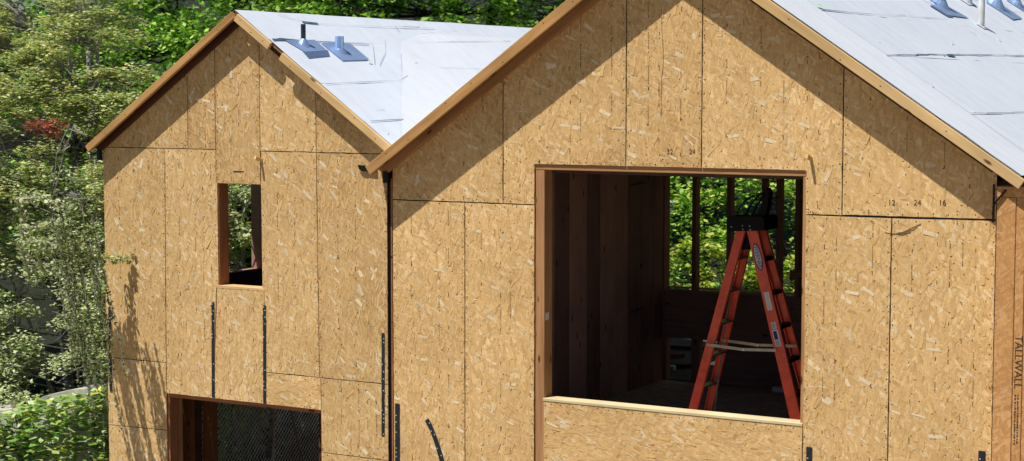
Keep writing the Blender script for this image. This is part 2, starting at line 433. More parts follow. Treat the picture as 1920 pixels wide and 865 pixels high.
# =================================================================== LEFT HOUSE
hl = empty('gabled_house', -11, 3, -6.2, 'smaller left house of bare strand board with a narrow upstairs window opening', 'house', 'unfinished houses')
lw0, lw1 = -12.735, -9.258
TL = lambda x: min(zz(LL, x), zz(LRt, x)) - .075     # wall top, just below the roof
zs1 = -.568
def col(x0, x1, z0, top=None, **k):
    if top is None:
        pts = [(x0 + G, z0 + G), (x1 - G, z0 + G), (x1 - G, TL(x1 - G))]
        if x0 < AXL < x1: pts.append((AXL, TL(AXL)))
        pts.append((x0 + G, TL(x0 + G)))
        if pts[2][1] <= z0 + 2 * G: pts[2] = (x1 - .04, z0 + G + .002); 
    else: pts = [(x0 + G, z0 + G), (x1 - G, z0 + G), (x1 - G, top - G), (x0 + G, top - G)]
    return pts
sd = 0
def P(poly, parent, **k):
    global sd; sd += 1
    return panel(parent, poly, seed=sd, **k)
P([(lw0 + .01, zs1 + G), (-11.622 - G, zs1 + G), (-11.622 - G, TL(-11.622)), (lw0 + .01, TL(lw0 + .01))], hl)
P(col(-11.622, -11.275, zs1), hl)
# the tall centre sheet stands from the window head to the roof
P([(-11.275 + G, -.895), (-10.73 - G, -.895), (-10.73 - G, TL(-10.73)), (AXL, TL(AXL)), (-11.275 + G, TL(-11.275))], hl)
P(col(-10.73, -10.067, -.575), hl)
P([(-10.067 + G, -.578 + G), (lw1 - .005, -.578 + G), (lw1 - .005, TL(lw1)), (-10.067 + G, TL(-10.067))], hl)
P([(lw0, -2.715 + G), (-11.945 - G, -2.715 + G), (-11.92 - G, zs1 - G), (lw0, zs1 - G)], hl)
P([(-11.945 + G, -3.022), (-11.34 - G, -3.022), (-11.34 + .05, -1.905), (-11.262, -1.905), (-11.262, -.895), (-11.275 - G, -.895), (-11.275 - G, zs1 - G), (-11.92 + G, zs1 - G)], hl)
P([(-11.34 + G, -3.022), (-10.70 - G, -3.022), (-10.70 - G, -1.905), (-11.28, -1.905)], hl)
P([(-10.70 + G, -2.712 + G), (-10.052 - G, -2.712 + G), (-10.067 - G, -.575 - G), (-10.72, -.575 - G), (-10.725, -.895), (-10.72, -1.905), (-10.70 + G, -1.905)], hl)
P([(-10.052 + G, -2.713 + G), (lw1 - .01, -2.713 + G), (lw1 - .01, -.578 - G), (-10.067 + G, -.578 - G)], hl)
P([(-10.70 + G, -3.022), (-10.035 - G, -3.022), (-10.035 - G, -2.712 - G), (-10.70 + G, -2.712 - G)], hl, horiz=True, stamps=False)
P([(lw0 + .01, -3.415 + G), (-11.95, -3.40 + G), (-11.95, -2.715 - G), (lw0 + .01, -2.715 - G)], hl)
P([(lw0 + .01, -4.63), (-11.95, -4.63), (-11.95, -3.40 - G), (lw0 + .01, -3.415 - G)], hl)
P([(-10.035 + G, -3.43 + G), (lw1 - .01, -3.43 + G), (lw1 - .01, -2.713 - G), (-10.035 + G, -2.713 - G)], hl)
P([(-10.035 + G, -4.64), (lw1 - .01, -4.64), (lw1 - .01, -3.43 - G), (-10.035 + G, -3.43 - G)], hl, stamps=False)
P([(lw0 + .01, -6.19), (-11.95, -6.19), (-11.95, -4.64), (lw0 + .01, -4.64)], hl, stamps=False)
P([(-10.035 + G, -6.19), (lw1 - .01, -6.19), (lw1 - .01, -4.65), (-10.035 + G, -4.65)], hl, stamps=False)
seam(hl, [(-11.622, zs1, -11.622, .2), (-11.275, -.89, -11.275, .45), (-10.73, -.575, -10.73, .5), (-10.067, -.57, -10.067, .08), (lw0 + .03, zs1, -11.28, zs1),
          (-10.72, -.576, lw1 - .03, -.578), (-11.93, -2.7, -11.93, -.58), (-11.34, -3.0, -11.34, -1.93), (-10.70, -3.0, -10.70, -1.93), (-10.06, -2.7, -10.06, -.6),
          (lw0 + .03, -2.715, -11.97, -2.715), (-10.69, -2.712, -10.06, -2.712), (-10.03, -2.713, lw1 - .03, -2.713), (-10.035, -3.0, -10.035, -2.72),
          (lw0 + .03, -3.405, -11.97, -3.405), (-10.02, -3.43, lw1 - .03, -3.43)])
# shell behind the sheathing
def walls_left():
    mb = MB()                                                     # left side wall with an upper window and a wide lower opening
    mb.box(-12.72, -12.57, .03, 1.45, -2.7, -.62); mb.box(-12.72, -12.57, 2.36, 6, -2.7, -.62)
    mb.box(-12.72, -12.57, 1.45, 2.36, -2.7, -2.0); mb.box(-12.72, -12.57, 1.45, 2.36, -.95, -.62)
    mb.box(-12.72, -12.57, .03, 6, -3.1, -2.72)
    mb.box(-12.72, -12.57, 3.72, 6, -6.19, -3.1)
    return mb.build('side_wall', [M['dark']], hl)
walls_left()
MB().box(-12.57, -9.3, 5.88, 6.0, -6.19, -.62).build('rear_wall', [M['dark2']], hl)
mb = MB(); mb.box(-9.40, -9.28, .03, 5.88, -6.19, -.7); mb.build('party_wall', [M['dark2']], hl)
MB().box(-12.565, -9.41, .05, 5.87, -3.0, -2.74).build('upper_floor', [M['dim']], hl)
MB().box(-12.55, -9.42, .14, 5.86, -.66, -.63).build('ceiling', [M['dim']], hl)
MB().box(-12.7, -9.3, .05, 5.9, -6.195, -6.1).build('floor_slab', [M['conc']], hl)
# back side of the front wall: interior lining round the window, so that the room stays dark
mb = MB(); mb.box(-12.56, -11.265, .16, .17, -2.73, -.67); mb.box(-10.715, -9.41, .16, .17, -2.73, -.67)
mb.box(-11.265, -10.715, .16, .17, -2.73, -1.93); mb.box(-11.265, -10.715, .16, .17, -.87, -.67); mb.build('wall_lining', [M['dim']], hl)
# window opening
win = MB(); win.box(-11.268, -11.262, .012, .158, -1.9, -.9); wf = board('window_frame', (-11.268, .085, -1.9), (-11.268, .085, -.875), .145, .03, M['redwood'], hl, up=(0, 1, 0))
board('head', (-11.25, .085, -.885), (-10.725, .085, -.885), .145, .03, M['redwood'], wf, up=(0, 1, 0))
board('jamb', (-10.712, .085, -1.9), (-10.712, .085, -.9), .145, .03, M['dark'], wf, up=(0, 1, 0))
board('sill', (-11.285, .073, -1.912), (-10.695, .073, -1.912), .15, .03, M['pine'], wf, up=(0, 1, 0))
# lower opening
of = board('opening_frame', (-11.945, .09, -6.1), (-11.945, .09, -3.06), .14, .04, M['redwood'], hl, up=(0, 1, 0))
board('head', (-11.96, .085, -3.04), (-10.02, .085, -3.04), .13, .045, M['redwood'], of, up=(0, 1, 0))
board('jamb', (-10.03, .09, -6.1), (-10.03, .09, -3.06), .14, .04, M['dark'], of, up=(0, 1, 0))
board('stud', (-11.975, .19, -6.1), (-11.975, .19, -3.1), .05, .10, M['jamb'], hl, up=(0, 1, 0))
for yy, mt in ((.42, 'redwood'), (.80, 'dark'), (1.12, 'redwood'), (1.50, 'redwood'), (3.64, 'redwood')):
    board('stud', (-12.64, yy, -6.1), (-12.64, yy, -3.1), .09, .14, M[mt], hl, up=(0, 1, 0))
board('stud', (-12.45, .30, -6.1), (-12.45, .30, -3.1), .22, .04, M['dark'], hl, up=(1, 0, 0))
MB().box(-12.735, -12.722, .03, 1.46, -6.1, -3.1).build('interior_wall', [M['dim']], hl)
# roof: deck, membrane, laps
def roof_deck(parent, ax, zl, zr, xl, xr, y0, y1, t=.03):
    top = zl[0] * ax + zl[1]
    mb = MB(); mb.prism_xz([(xl, zz(zl, xl) - .006), (ax, top - .006), (xr, zz(zr, xr) - .006), (xr, zz(zr, xr) - t), (ax, top - t - .01), (xl, zz(zl, xl) - t)], y0, y1)
    return mb.build('roof', [M['deck']], parent)
rfl = roof_deck(hl, AXL, LL, LRt, -12.82, -9.13, -.109, 6.0)
def on(pl, x, y, n=0.0):
    k = math.hypot(pl[0], 1); return (x - pl[0] / k * n, y, zz(pl, x) + n / k)
def sheet(parent, pl, x0, x1, y0, y1, n0, n1, mat, name='roof_membrane', seed=1):
    """a membrane course lying on a slope; its surface is gently wrinkled"""
    r = np.random.RandomState(seed); nx, ny = max(2, int(abs(x1 - x0) / .06)), max(2, int((y1 - y0) / .12))
    g = r.normal(0, 1, (nx // 3 + 4, ny // 3 + 4)); mb = MB(); v = []
    def nz(i, j):
        a, b = i / 3, j / 3; ia, ib = int(a), int(b); fa, fb = a - ia, b - ib
        return (g[ia, ib] * (1 - fa) * (1 - fb) + g[ia + 1, ib] * fa * (1 - fb) + g[ia, ib + 1] * (1 - fa) * fb + g[ia + 1, ib + 1] * fa * fb)
    for i in range(nx + 1):
        for j in range(ny + 1):
            n = n0 + (n1 - n0) * i / nx + .0016 * nz(i, j)
            v.append(on(pl, x0 + (x1 - x0) * i / nx, y0 + (y1 - y0) * j / ny, n))
    f = [(i * (ny + 1) + j, (i + 1) * (ny + 1) + j, (i + 1) * (ny + 1) + j + 1, i * (ny + 1) + j + 1) for i in range(nx) for j in range(ny)]
    if (x1 - x0) < 0: f = [q[::-1] for q in f]
    mb.add(v, f); return mb.build(name, [mat], parent, smooth=True)
def lapline(parent, pl, pts, w, n=.016, mi=0, seed=0):
    """a lap edge as a thin uneven strip, its gap and shadow put into dark colour"""
    r = random.Random(seed); mb = MB(); w = w * (.5 if mi != 2 else .6)
    dense = []
    for (xa, ya), (xb, yb) in zip(pts[:-1], pts[1:]):
        k = max(2, int(math.hypot(xb - xa, yb - ya) / .12))
        for i in range(k): dense.append((xa + (xb - xa) * i / k, ya + (yb - ya) * i / k))
    dense.append(pts[-1])
    prev = None; s = w
    for i, (x, y) in enumerate(dense):
        a = dense[max(i - 1, 0)]; b = dense[min(i + 1, len(dense) - 1)]
        d = Vector((b[0] - a[0], b[1] - a[1])); d.normalize(); nd = Vector((-d.y, d.x))
        s = max(.25 * w, min(1.9 * w, s + r.gauss(0, .35 * w))); jx = r.gauss(0, .002)
        cur = (on(pl, x + nd.x * s / 2 + jx, y + nd.y * s / 2, n), on(pl, x - nd.x * s / 2 + jx, y - nd.y * s / 2, n))
        if prev: mb.quad(prev[0], prev[1], cur[1], cur[0], 0)
        prev = cur
    return mb.build('membrane_lap', [M[('lap', 'lapf', 'tar')[mi]]], parent)
# left house, right-hand slope (three courses and the brighter run toward the valley)
xl_ = [-10.925, -10.52, -9.93, -9.44, -9.13]
for i in range(4): sheet(rfl, LRt, xl_[i], xl_[i + 1], -.122, 6.0, .0065, .0065, M['memb'], seed=2 + i)
sheet(rfl, LL, -12.815, -10.925, -.122, 6.0, .0065, .0065, M['memb'], seed=6)
# bright overlay beyond the valley line
mb = MB(); pts = [(-10.70, 2.75), (-10.56, 2.18), (-10.36, 1.86), (-10.0, 1.36), (-9.93, 1.24), (-9.44, .50), (-9.19, .13)]
prev = None
for x, y in pts:
    cur = (on(LRt, x, y, .0135), on(LRt, x, y + .9, .018), on(LRt, x, 6.0, .020))
    if prev:
        mb.quad(prev[0], cur[0], cur[1], prev[1]); mb.quad(prev[1], cur[1], cur[2], prev[2])
    prev = cur
mb.build('membrane_overlay', [M['memb2']], rfl, smooth=True)
mb = MB()
lapline(rfl, LRt, [(-10.893, .49), (-10.78, .85), (-10.775, 1.04), (-10.782, 2.0), (-10.80, 3.2)], .008, mi=1, seed=1)
lapline(rfl, LRt, [(-10.79, .76), (-10.775, 1.0)], .02, mi=2, seed=2)
lapline(rfl, LRt, [(-10.765, 1.63), (-10.50, 1.56), (-10.20, 1.16)], .006, mi=1, seed=3)
lapline(rfl, LRt, [(-10.563, 1.874), (-10.37, 1.60), (-10.18, 1.21)], .006, mi=1, seed=4)
lapline(rfl, LRt, [(-10.50, -.05), (-10.512, .34), (-10.50, .75), (-10.49, 1.48)], .014, mi=0, seed=5)
lapline(rfl, LRt, [(-10.50, -.09), (-10.515, .05), (-10.512, .34)], .04, mi=2, n=.017, seed=6)
lapline(rfl, LRt, [(-9.912, -.06), (-9.935, .4), (-9.955, .9), (-9.97, 1.28), (-10.04, 1.51)], .010, mi=0, seed=7)
lapline(rfl, LRt, [(-9.432, -.04), (-9.437, .386), (-9.441, .528)], .010, mi=0, seed=8)
lapline(rfl, LRt, [(-9.573, .233), (-9.578, .416)], .006, mi=1, seed=9)
lapline(rfl, LRt, [(-10.79, 2.40), (-10.70, 2.36)], .018, mi=2, n=.024, seed=10)
lapline(rfl, LRt, [(-10.79, 2.55), (-10.80, 2.9)], .014, mi=2, n=.024, seed=10)
lapline(rfl, LRt, [(-10.68, 2.1), (-10.547, 2.40), (-10.58, 3.2), (-10.638, 4.6)], .007, mi=1, n=.024, seed=11)
lapline(rfl, LRt, [(-10.704, 2.635), (-10.75, 3.0), (-10.794, 3.63)], .006, mi=1, n=.024, seed=12)
lapline(rfl, LRt, [(-10.36, 2.1), (-10.16, 2.31), (-10.152, 3.3)], .007, mi=1, n=.024, seed=13)
lapline(rfl, LRt, [(-10.36, 1.86), (-9.93, 1.24)], .006, mi=1, n=.024, seed=14)
def chalk(parent, pl, spots):
    r = random.Random(4)
    for x, y, s in spots:
        mb = MB()
        for k in range(3):
            a, b = x + r.gauss(0, s * .25), y + r.gauss(0, s * .8); w, h = s * r.uniform(.15, .3), s * r.uniform(.5, 1.0)
            mb.quad(on(pl, a - w, b - h, .027), on(pl, a + w, b - h * .8, .027), on(pl, a + w, b + h, .027), on(pl, a - w, b + h * .7, .027))
        mb.build('chalk_mark', [M['chalk']], parent)
chalk(rfl, LRt, [(-10.23, 1.10, .025), (-10.24, 1.95, .018), (-9.29, .02, .014)])
# rake boards
def rake(parent, p, q, y0, y1, hv, mat, m, nails=4):
    ym = (y0 + y1) / 2; k = math.hypot(1, m)
    return board('rake_board', (p[0], ym, p[1] - hv / 2), (q[0], ym, q[1] - hv / 2), hv / k, y1 - y0, mat, parent, bevel=.004, nails=nails)
zl_ = lambda x: zz(LL, x); zr_ = lambda x: zz(LRt, x)
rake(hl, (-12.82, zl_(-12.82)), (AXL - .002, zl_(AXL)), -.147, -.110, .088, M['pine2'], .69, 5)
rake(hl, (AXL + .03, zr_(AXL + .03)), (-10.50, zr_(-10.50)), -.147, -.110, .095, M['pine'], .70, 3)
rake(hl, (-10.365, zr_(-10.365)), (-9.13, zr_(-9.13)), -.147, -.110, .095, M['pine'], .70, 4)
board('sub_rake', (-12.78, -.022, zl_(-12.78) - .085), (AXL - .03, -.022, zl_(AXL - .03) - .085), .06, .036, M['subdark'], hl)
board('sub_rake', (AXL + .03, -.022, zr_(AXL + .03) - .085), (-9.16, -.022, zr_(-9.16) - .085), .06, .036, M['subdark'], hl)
# vents on the left roof
def plate(mb, pl, pts, n, mi=0):
    mb.add([on(pl, x, y, n) for x, y in pts] + [on(pl, x, y, n - .003) for x, y in pts],
           [(3, 2, 1, 0), (4, 5, 6, 7)] + [(i, (i + 1) % 4, 4 + (i + 1) % 4, 4 + i) for i in range(4)], mi)
def vent(parent, pl, base, r0, rp, hc, hp, plate_pts, mp, mc, mat_plate, label, patch=None):
    x, y = base; z = zz(pl, x)
    mb = MB(); mb.tube([(x, y, z - .02), (x, y, z + hc), (x, y, z + hp), (x, y, z + hp)], [rp, rp, rp, rp * .85], 14)
    v = mb.build('vent_pipe', [mp], parent, label, smooth=False)
    mb = MB(); plate(mb, pl, plate_pts, .018)
    pts = []; n = 14                                              # flared boot
    k = len(mb.v)
    for i in range(n):
        a = 2 * math.pi * i / n; pts.append(on(pl, x + r0 * math.cos(a) * .9, y + r0 * math.sin(a), .0185))
    for i in range(n):
        a = 2 * math.pi * i / n; pts.append((x + (rp + .004) * math.cos(a), y + (rp + .004) * math.sin(a), z + hc))
    mb.add(pts, [(i, (i + 1) % n, n + (i + 1) % n, n + i) for i in range(n)], 1)
    mb.build('flashing', [mat_plate, mc], v)
    if patch:
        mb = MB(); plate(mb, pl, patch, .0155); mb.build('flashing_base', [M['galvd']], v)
    return v
vent(rfl, LRt, (-10.455, .335), .06, .024, .065, .205, [(-10.50, .10), (-10.525, .60), (-10.375, .60), (-10.345, .20)], M['pipe'], M['galv'], M['galv'],
     'thin dark pipe with a flared boot, nearer the gable', [(-10.36, .18), (-10.38, .62), (-10.30, .54), (-10.262, .15)])
vent(rfl, LRt, (-10.385, .83), .075, .046, .03, .15, [(-10.487, .65), (-10.495, 1.15), (-10.262, 1.15), (-10.238, .66)], M['galv'], M['galv'], M['galv'],
     'short wide galvanised pipe on a large square flashing')
# gutter stub and downspout at the left eave
def gutter(parent, x0, x1, y0, y1, zt, d):
    mb = MB(); prof = [(x1, zt), (x0, zt + .012), (x0 + .012, zt - d * .45), (x0 + .045, zt - d * .9), (x1 - .02, zt - d), (x1, zt - d * .95)]
    mb.prism_xz(prof, y0, y1); return mb.build('gutter', [M['gutter']], parent)
gutter(hl, -12.94, -12.80, -.10, 5.9, -.535, .05)
MB().tube([(-12.76, -.03, -.60), (-12.755, -.03, -.70)], .03, 10).build('downspout', [M['gutter']], hl)
# straps
def strap(parent, pts, w, label=None, seed=0, y=-.004):
    r = random.Random(seed); mb = MB()
    n = len(pts)
    L_, R_ = [], []
    for i, (x, z) in enumerate(pts):
        a, b = pts[max(i - 1, 0)], pts[min(i + 1, n - 1)]
        d = Vector((b[0] - a[0], b[1] - a[1])).normalized(); nd = Vector((-d.y, d.x)) * w / 2
        L_.append((x + nd.x, z + nd.y)); R_.append((x - nd.x, z - nd.y))
    for i in range(n - 1):
        q = [L_[i], R_[i], R_[i + 1], L_[i + 1]]
        mb.prism_xz(q, y - .002, y)
    ln = sum(math.dist(pts[i], pts[i + 1]) for i in range(n - 1)); k = int(ln / .035)
    for j in range(k):
        s = (j + .5) / k * (n - 1); i = min(int(s), n - 2); f = s - i
        x = pts[i][0] + (pts[i + 1][0] - pts[i][0]) * f + r.choice((-.25, .25)) * w; z = pts[i][1] + (pts[i + 1][1] - pts[i][1]) * f
        if r.random() < .75:
            rad = .007
            mb.add([(x + rad * math.cos(a * math.pi / 3), y - .0035, z + rad * math.sin(a * math.pi / 3)) for a in range(6)], [tuple(range(6))], 1 if r.random() < .45 else 2)
    return mb.build('metal_strap', [M['strap'], M['nailb'], M['nail']], parent, label)
strap(hl, [(-12.685, -2.222), (-12.685, -2.65), (-12.682, -3.07)], .032, seed=1)
strap(hl, [(-11.332, -2.07), (-11.337, -2.5), (-11.343, -3.012)], .034, seed=2)
strap(hl, [(-10.695, -2.06), (-10.70, -2.5), (-10.706, -3.018)], .034, seed=3)
strap(hl, [(-9.317, -2.237), (-9.32, -2.7), (-9.324, -3.203)], .032, seed=4)
# wooden peg that props above the small window, and a short dark slot
def peg(parent, x, z, dx, dz):
    return board('wood_peg', (x, .0, z), (x + dx, -.085, z + dz), .035, .022, M['pine'], parent, up=(0, 0, 1), label='short offcut of wood sticking out of the wall')
peg(hl, -10.715, -.665, -.01, .03)
MB().box(-11.06, -10.93, -.0015, .004, -.785, -.772).build('slot', [M['nail']], hl)

# =================================================================== RIGHT HOUSE
hr = empty('gabled_house', -6.4, 2, -6.2, 'larger right house of bare strand board with a wide square window opening', 'house', 'unfinished houses')
rw0, rw1 = -9.205, -3.665
TR = lambda x: min(zz(RL, x), zz(RR, x)) - .10
z1, zw1, zw0 = -.995, -.637, -2.703
g = .0042
def P2(poly, **k): return P(poly, hr, pale=-.28, **k)
P2([(rw0, z1 + g), (-8.03 - g, z1 + g), (-8.03 - g, TR(-8.03)), (rw0, TR(rw0))])
P2([(-8.03 + g, z1 + g), (-7.712, z1 + g), (-7.712, zw1), (-6.82 - g, zw1), (-6.82 - g, TR(-6.82)), (-8.03 + g, TR(-8.03))])
P2([(-6.82 + g, zw1), (-6.12 - g, zw1), (-6.12 - g, TR(-6.12)), (AXR, TR(AXR)), (-6.82 + g, TR(-6.82))])
P2([(-6.12 + g, zw1), (-5.205, zw1), (-5.198, z1 + .006), (-4.895 - g, z1 + .006), (-4.895 - g, TR(-4.895)), (-6.12 + g, TR(-6.12))])
P2([(-4.895 + g, z1 + .01), (rw1, z1 + .018), (rw1, TR(rw1)), (-4.895 + g, TR(-4.895))])
P2([(rw0, -4.2), (-8.432 - g, -4.2), (-8.428 - g, z1 - g), (rw0, z1 - g)])
P2([(-8.432 + g, -4.2), (-7.716, -4.2), (-7.712, z1 - g), (-8.428 + g, z1 - g)])
P2([(-7.617, -4.2), (-5.21, -4.2), (-5.205, zw0 - .022), (-7.617, zw0 - .022)], stamps=False, horiz=True)
P2([(-5.20, -4.2), (-4.488 - g, -4.2), (-4.485 - g, z1 - g), (-5.198, z1 - g)])
P2([(-4.488 + g, -4.2), (rw1, -4.2), (rw1, z1 - g + .01), (-4.485 + g, z1 - g)])
P2([(rw0, -6.19), (-7.4, -6.19), (-7.4, -4.21), (rw0, -4.21)], stamps=False); P2([(-7.39, -6.19), (-5.5, -6.19), (-5.5, -4.21), (-7.39, -4.21)], stamps=False); P2([(-5.49, -6.19), (rw1, -6.19), (rw1, -4.21), (-5.49, -4.21)], stamps=False)
seam(hr, [(-8.03, z1, -8.03, .1), (-6.82, zw1 + .01, -6.82, .9), (-6.12, zw1 + .01, -6.12, .95), (-4.895, z1, -4.895, .2), (rw0 + .03, z1, -7.75, z1), (-5.16, z1, rw1 - .03, z1 + .005),
          (-8.43, -4.2, -8.43, z1), (-4.486, -4.2, -4.486, z1)], .035)
# a split running down the sheet under the ridge
mb = MB(); r = random.Random(3); px, pz = -6.495, .68
for k in range(30):
    nx, nz_ = px + r.gauss(.0005, .003), pz - .03
    mb.quad((px - .0022, -.002, pz), (nx - .0022, -.002, nz_), (nx + .0022, -.002, nz_), (px + .0022, -.002, pz)); px, pz = nx, nz_
mb.build('split', [M['inkf']], hr)
# corner trims
MB().box(-9.248, -9.224, .004, .10, -6.19, -.80).build('corner_gap', [M['black']], hr)  # black strip stands in for the shade inside the narrow gap
MB().box(-9.222, -9.209, -.008, .05, -6.19, -.80).build('corner_post', [M['redwood']], hr)
MB().box(-3.662, -3.645, -.006, .03, -6.19, -.76).build('corner_flashing', [simple('dark green flashing', (.012, .04, .035), .5)], hr)
# window opening: studs, header, sill
wr = board('window_frame', (-7.66, .085, -4.2), (-7.66, .085, -.69), .143, .085, M['jamb'], hr, up=(0, 1, 0))
board('trim_stud', (-7.707, .04, -4.2), (-7.707, .04, -.69), .05, .012, M['redwood'], wr, up=(0, 1, 0))
board('header', (-7.72, .085, -.662), (-5.16, .085, -.662), .05, .143, M['jamb'], wr, up=(0, 0, 1))
board('jamb', (-5.205, .085, -2.70), (-5.205, .085, -.69), .143, .05, M['jamb'], wr, up=(0, 1, 0))
board('sill', (-7.62, .07, zw0 - .008), (-5.205, .07, zw0 - .008), .15, .026, wood_mat('fresh sawn sill', (.72, .60, .34), (.82, .72, .45), knots=False), wr, up=(0, 1, 0))
mb = MB(); mb.quad((-7.6, -.003, -2.50 + .47), (-7.57, -.003, -2.02), (-7.575, -.003, -1.95), (-7.60, -.003, -1.95))
# room behind the window
FZ = -3.2
x = .16; k = 0
tones = ('dark', 'dark2', 'dark', 'dark', 'dark2', 'dark', 'dark2', 'dark')
ys = [.16, .55, .85, 1.2, 1.72, 2.02, 2.38, 2.70, 3.0, 3.31]
for i in range(len(ys) - 1):
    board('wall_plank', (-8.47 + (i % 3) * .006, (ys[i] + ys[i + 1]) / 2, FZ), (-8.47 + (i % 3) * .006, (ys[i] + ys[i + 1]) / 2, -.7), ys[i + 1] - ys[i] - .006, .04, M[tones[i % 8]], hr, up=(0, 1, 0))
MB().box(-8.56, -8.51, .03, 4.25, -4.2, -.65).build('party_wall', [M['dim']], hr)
for i, (ya, yb) in enumerate(((3.36, 3.66), (3.67, 3.98), (3.99, 4.24))):
    board('wall_plank', (-8.475, (ya + yb) / 2, FZ), (-8.475, (ya + yb) / 2, -.7), yb - ya - .004, .03, M['dark2'], hr, up=(0, 1, 0))
for zt in (-.98, -2.33): board('shadow_bar', (-8.45, 3.40, zt - .02), (-8.45, 3.72, zt), .012, .012, M['black'], hr)  # black bars paint two short shadows on the plank wall
MB().box(-8.5, -3.7, .03, 4.25, FZ - .2, FZ).build('upper_floor', [simple('pale subfloor', (.52, .40, .29), .95)], hr)  # floor made pale to bounce extra light onto planks and ladder
MB().box(-8.5, -3.7, .17, 4.25, -.72, -.69).build('ceiling', [M['dim']], hr)  # unseen ceiling, added to keep the room dark
MB().box(-3.85, -3.70, .03, 4.25, -6.19, -.72).build('side_wall', [M['dim']], hr)
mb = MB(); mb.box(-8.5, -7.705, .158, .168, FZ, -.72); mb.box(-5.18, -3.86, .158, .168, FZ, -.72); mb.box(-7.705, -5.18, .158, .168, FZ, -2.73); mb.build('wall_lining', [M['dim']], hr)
# rear framed wall with open bays
mb = MB(); mb.box(-8.62, -8.449, 4.23, 4.37, FZ - .1, -.65); mb.box(-8.449, -3.86, 4.25, 4.36, -.935, -.72); mb.box(-8.449, -3.86, 4.25, 4.36, -2.72, -2.185)
mb.box(-7.78, -3.86, 4.27, 4.35, FZ, -2.72); mb.box(-6.84, -3.86, 4.262, 4.358, -2.185, -.935); mb.build('rear_wall', [M['dark2']], hr)
for sx in (-8.445, -8.11, -8.008, -7.70, -7.298, -7.128, -6.915):
    pass
for sx, w_ in ((-8.105, .05), (-7.695, .05), (-7.295, .045), (-7.125, .05), (-6.91, .05)):
    board('stud', (sx, 4.305, -2.185), (sx, 4.305, -.935), w_, .108, M['dark2'], hr, up=(1, 0, 0))
for sx in (-8.445, -8.08, -7.80): board('stud', (sx, 4.305, FZ), (sx, 4.305, -2.72), .10 if sx == -8.08 else .04, .10, M['dark2'], hr, up=(1, 0, 0))
board('rear_sill', (-8.45, 4.40, -2.172), (-6.85, 4.40, -2.172), .06, .02, M['pine'], hr, up=(0, 1, 0))
board('brace', (-6.98, 4.24, -1.95), (-6.80, 4.24, -1.95), .10, .02, M['dark2'], hr)
# rear wing that carries the long roof
mb = MB(); mb.box(-6.5, -6.38, 4.37, 12.2, -6.19, .95); mb.box(-6.38, -3.7, 12.08, 12.2, -6.19, -.72); mb.box(-3.82, -3.70, 4.25, 12.08, -6.19, -.72); mb.build('rear_wing', [M['osb']], hr)
# roof
rfr = roof_deck(hr, AXR, RL, RR, -9.34, -3.42, -.180, 4.5, .035)
mb = MB(); tp = zz(RL, AXR); mb.prism_xz([(-6.9, zz(RL, -6.9) - .006), (AXR, tp - .006), (-3.43, zz(RR, -3.43) - .006), (-3.43, zz(RR, -3.43) - .035), (AXR, tp - .045), (-6.9, zz(RL, -6.9) - .035)], 4.5, 12.4)
mb.build('roof', [M['deck']], hr)
xs_ = [-6.413, -5.94, -5.37, -4.80, -4.09, -3.44]
for i in range(5):
    sheet(rfr, RR, xs_[i], xs_[i + 1], -.195, 12.4, .0065, .0065, M['memb'], seed=20 + i)
sheet(rfr, RL, -9.335, AXR, -.195, 4.5, .005, .008, M['memb'], seed=30)
sheet(rfr, RL, -6.9, AXR, 4.5, 12.4, .005, .008, M['memb'], seed=31)
sheet(rfr, RR, -6.42, -3.435, -.194, .715, .0125, .0125, M['memb2'], name='membrane_overlay', seed=33)      # strip along the rake
mb = MB()
lapline(rfr, RR, [(-5.6, .715), (-4.9, .735), (-4.1, .72), (-3.44, .705)], .013, n=.018, seed=1)
lapline(rfr, RR, [(-6.3, .715), (-5.6, .715)], .008, n=.018, mi=1, seed=15)
lapline(rfr, RR, [(-5.375, .72), (-5.378, 1.6), (-5.43, 3.2)], .014, n=.014, seed=2)
lapline(rfr, RR, [(-5.43, 3.25), (-5.459, 4.61)], .008, n=.014, mi=1, seed=3)
lapline(rfr, RR, [(-4.802, .735), (-4.85, 2.2), (-4.90, 4.4), (-4.93, 6.5), (-5.0, 9)], .013, n=.014, seed=4)
lapline(rfr, RR, [(-4.099, .79), (-4.092, 1.6), (-4.091, 2.6), (-4.1, 5)], .010, n=.014, seed=5)
lapline(rfr, RR, [(-5.75, 5.18), (-5.34, 5.11), (-4.91, 5.42), (-4.6, 5.6)], .009, n=.014, mi=1, seed=6)
lapline(rfr, RR, [(-5.27, 5.28), (-5.16, 5.42)], .014, n=.016, mi=0, seed=7)
lapline(rfr, RR, [(-5.30, 4.83), (-5.22, 4.86)], .016, n=.016, mi=0, seed=8)
lapline(rfr, RR, [(-4.845, 2.6), (-4.85, 2.82)], .04, n=.016, mi=2, seed=9)
lapline(rfr, RR, [(-5.95, 5.5), (-5.72, 4.92)], .02, n=.016, mi=2, seed=10)
lapline(rfr, RR, [(-5.80, 8.5), (-5.87, 10.2)], .014, n=.016, mi=1, seed=11)
lapline(rfr, RR, [(-5.9, 4.6), (-5.72, 4.86)], .03, n=.016, mi=0, seed=12)
chalk(rfr, RR, [(-5.42, .80, .05), (-5.0, 1.1, .012), (-4.44, .80, .02), (-4.86, 2.5, .022), (-5.17, 5.55, .03), (-4.13, .95, .014), (-5.05, 3.4, .02), (-4.11, 1.25, .012)])
vent(rfr, RR, (-5.395, 5.70), .04, .034, .01, .345, [(-5.44, 5.62), (-5.44, 5.78), (-5.35, 5.78), (-5.35, 5.62)], M['pvc'], M['pvc'], M['memb'], 'plain white plastic pipe')
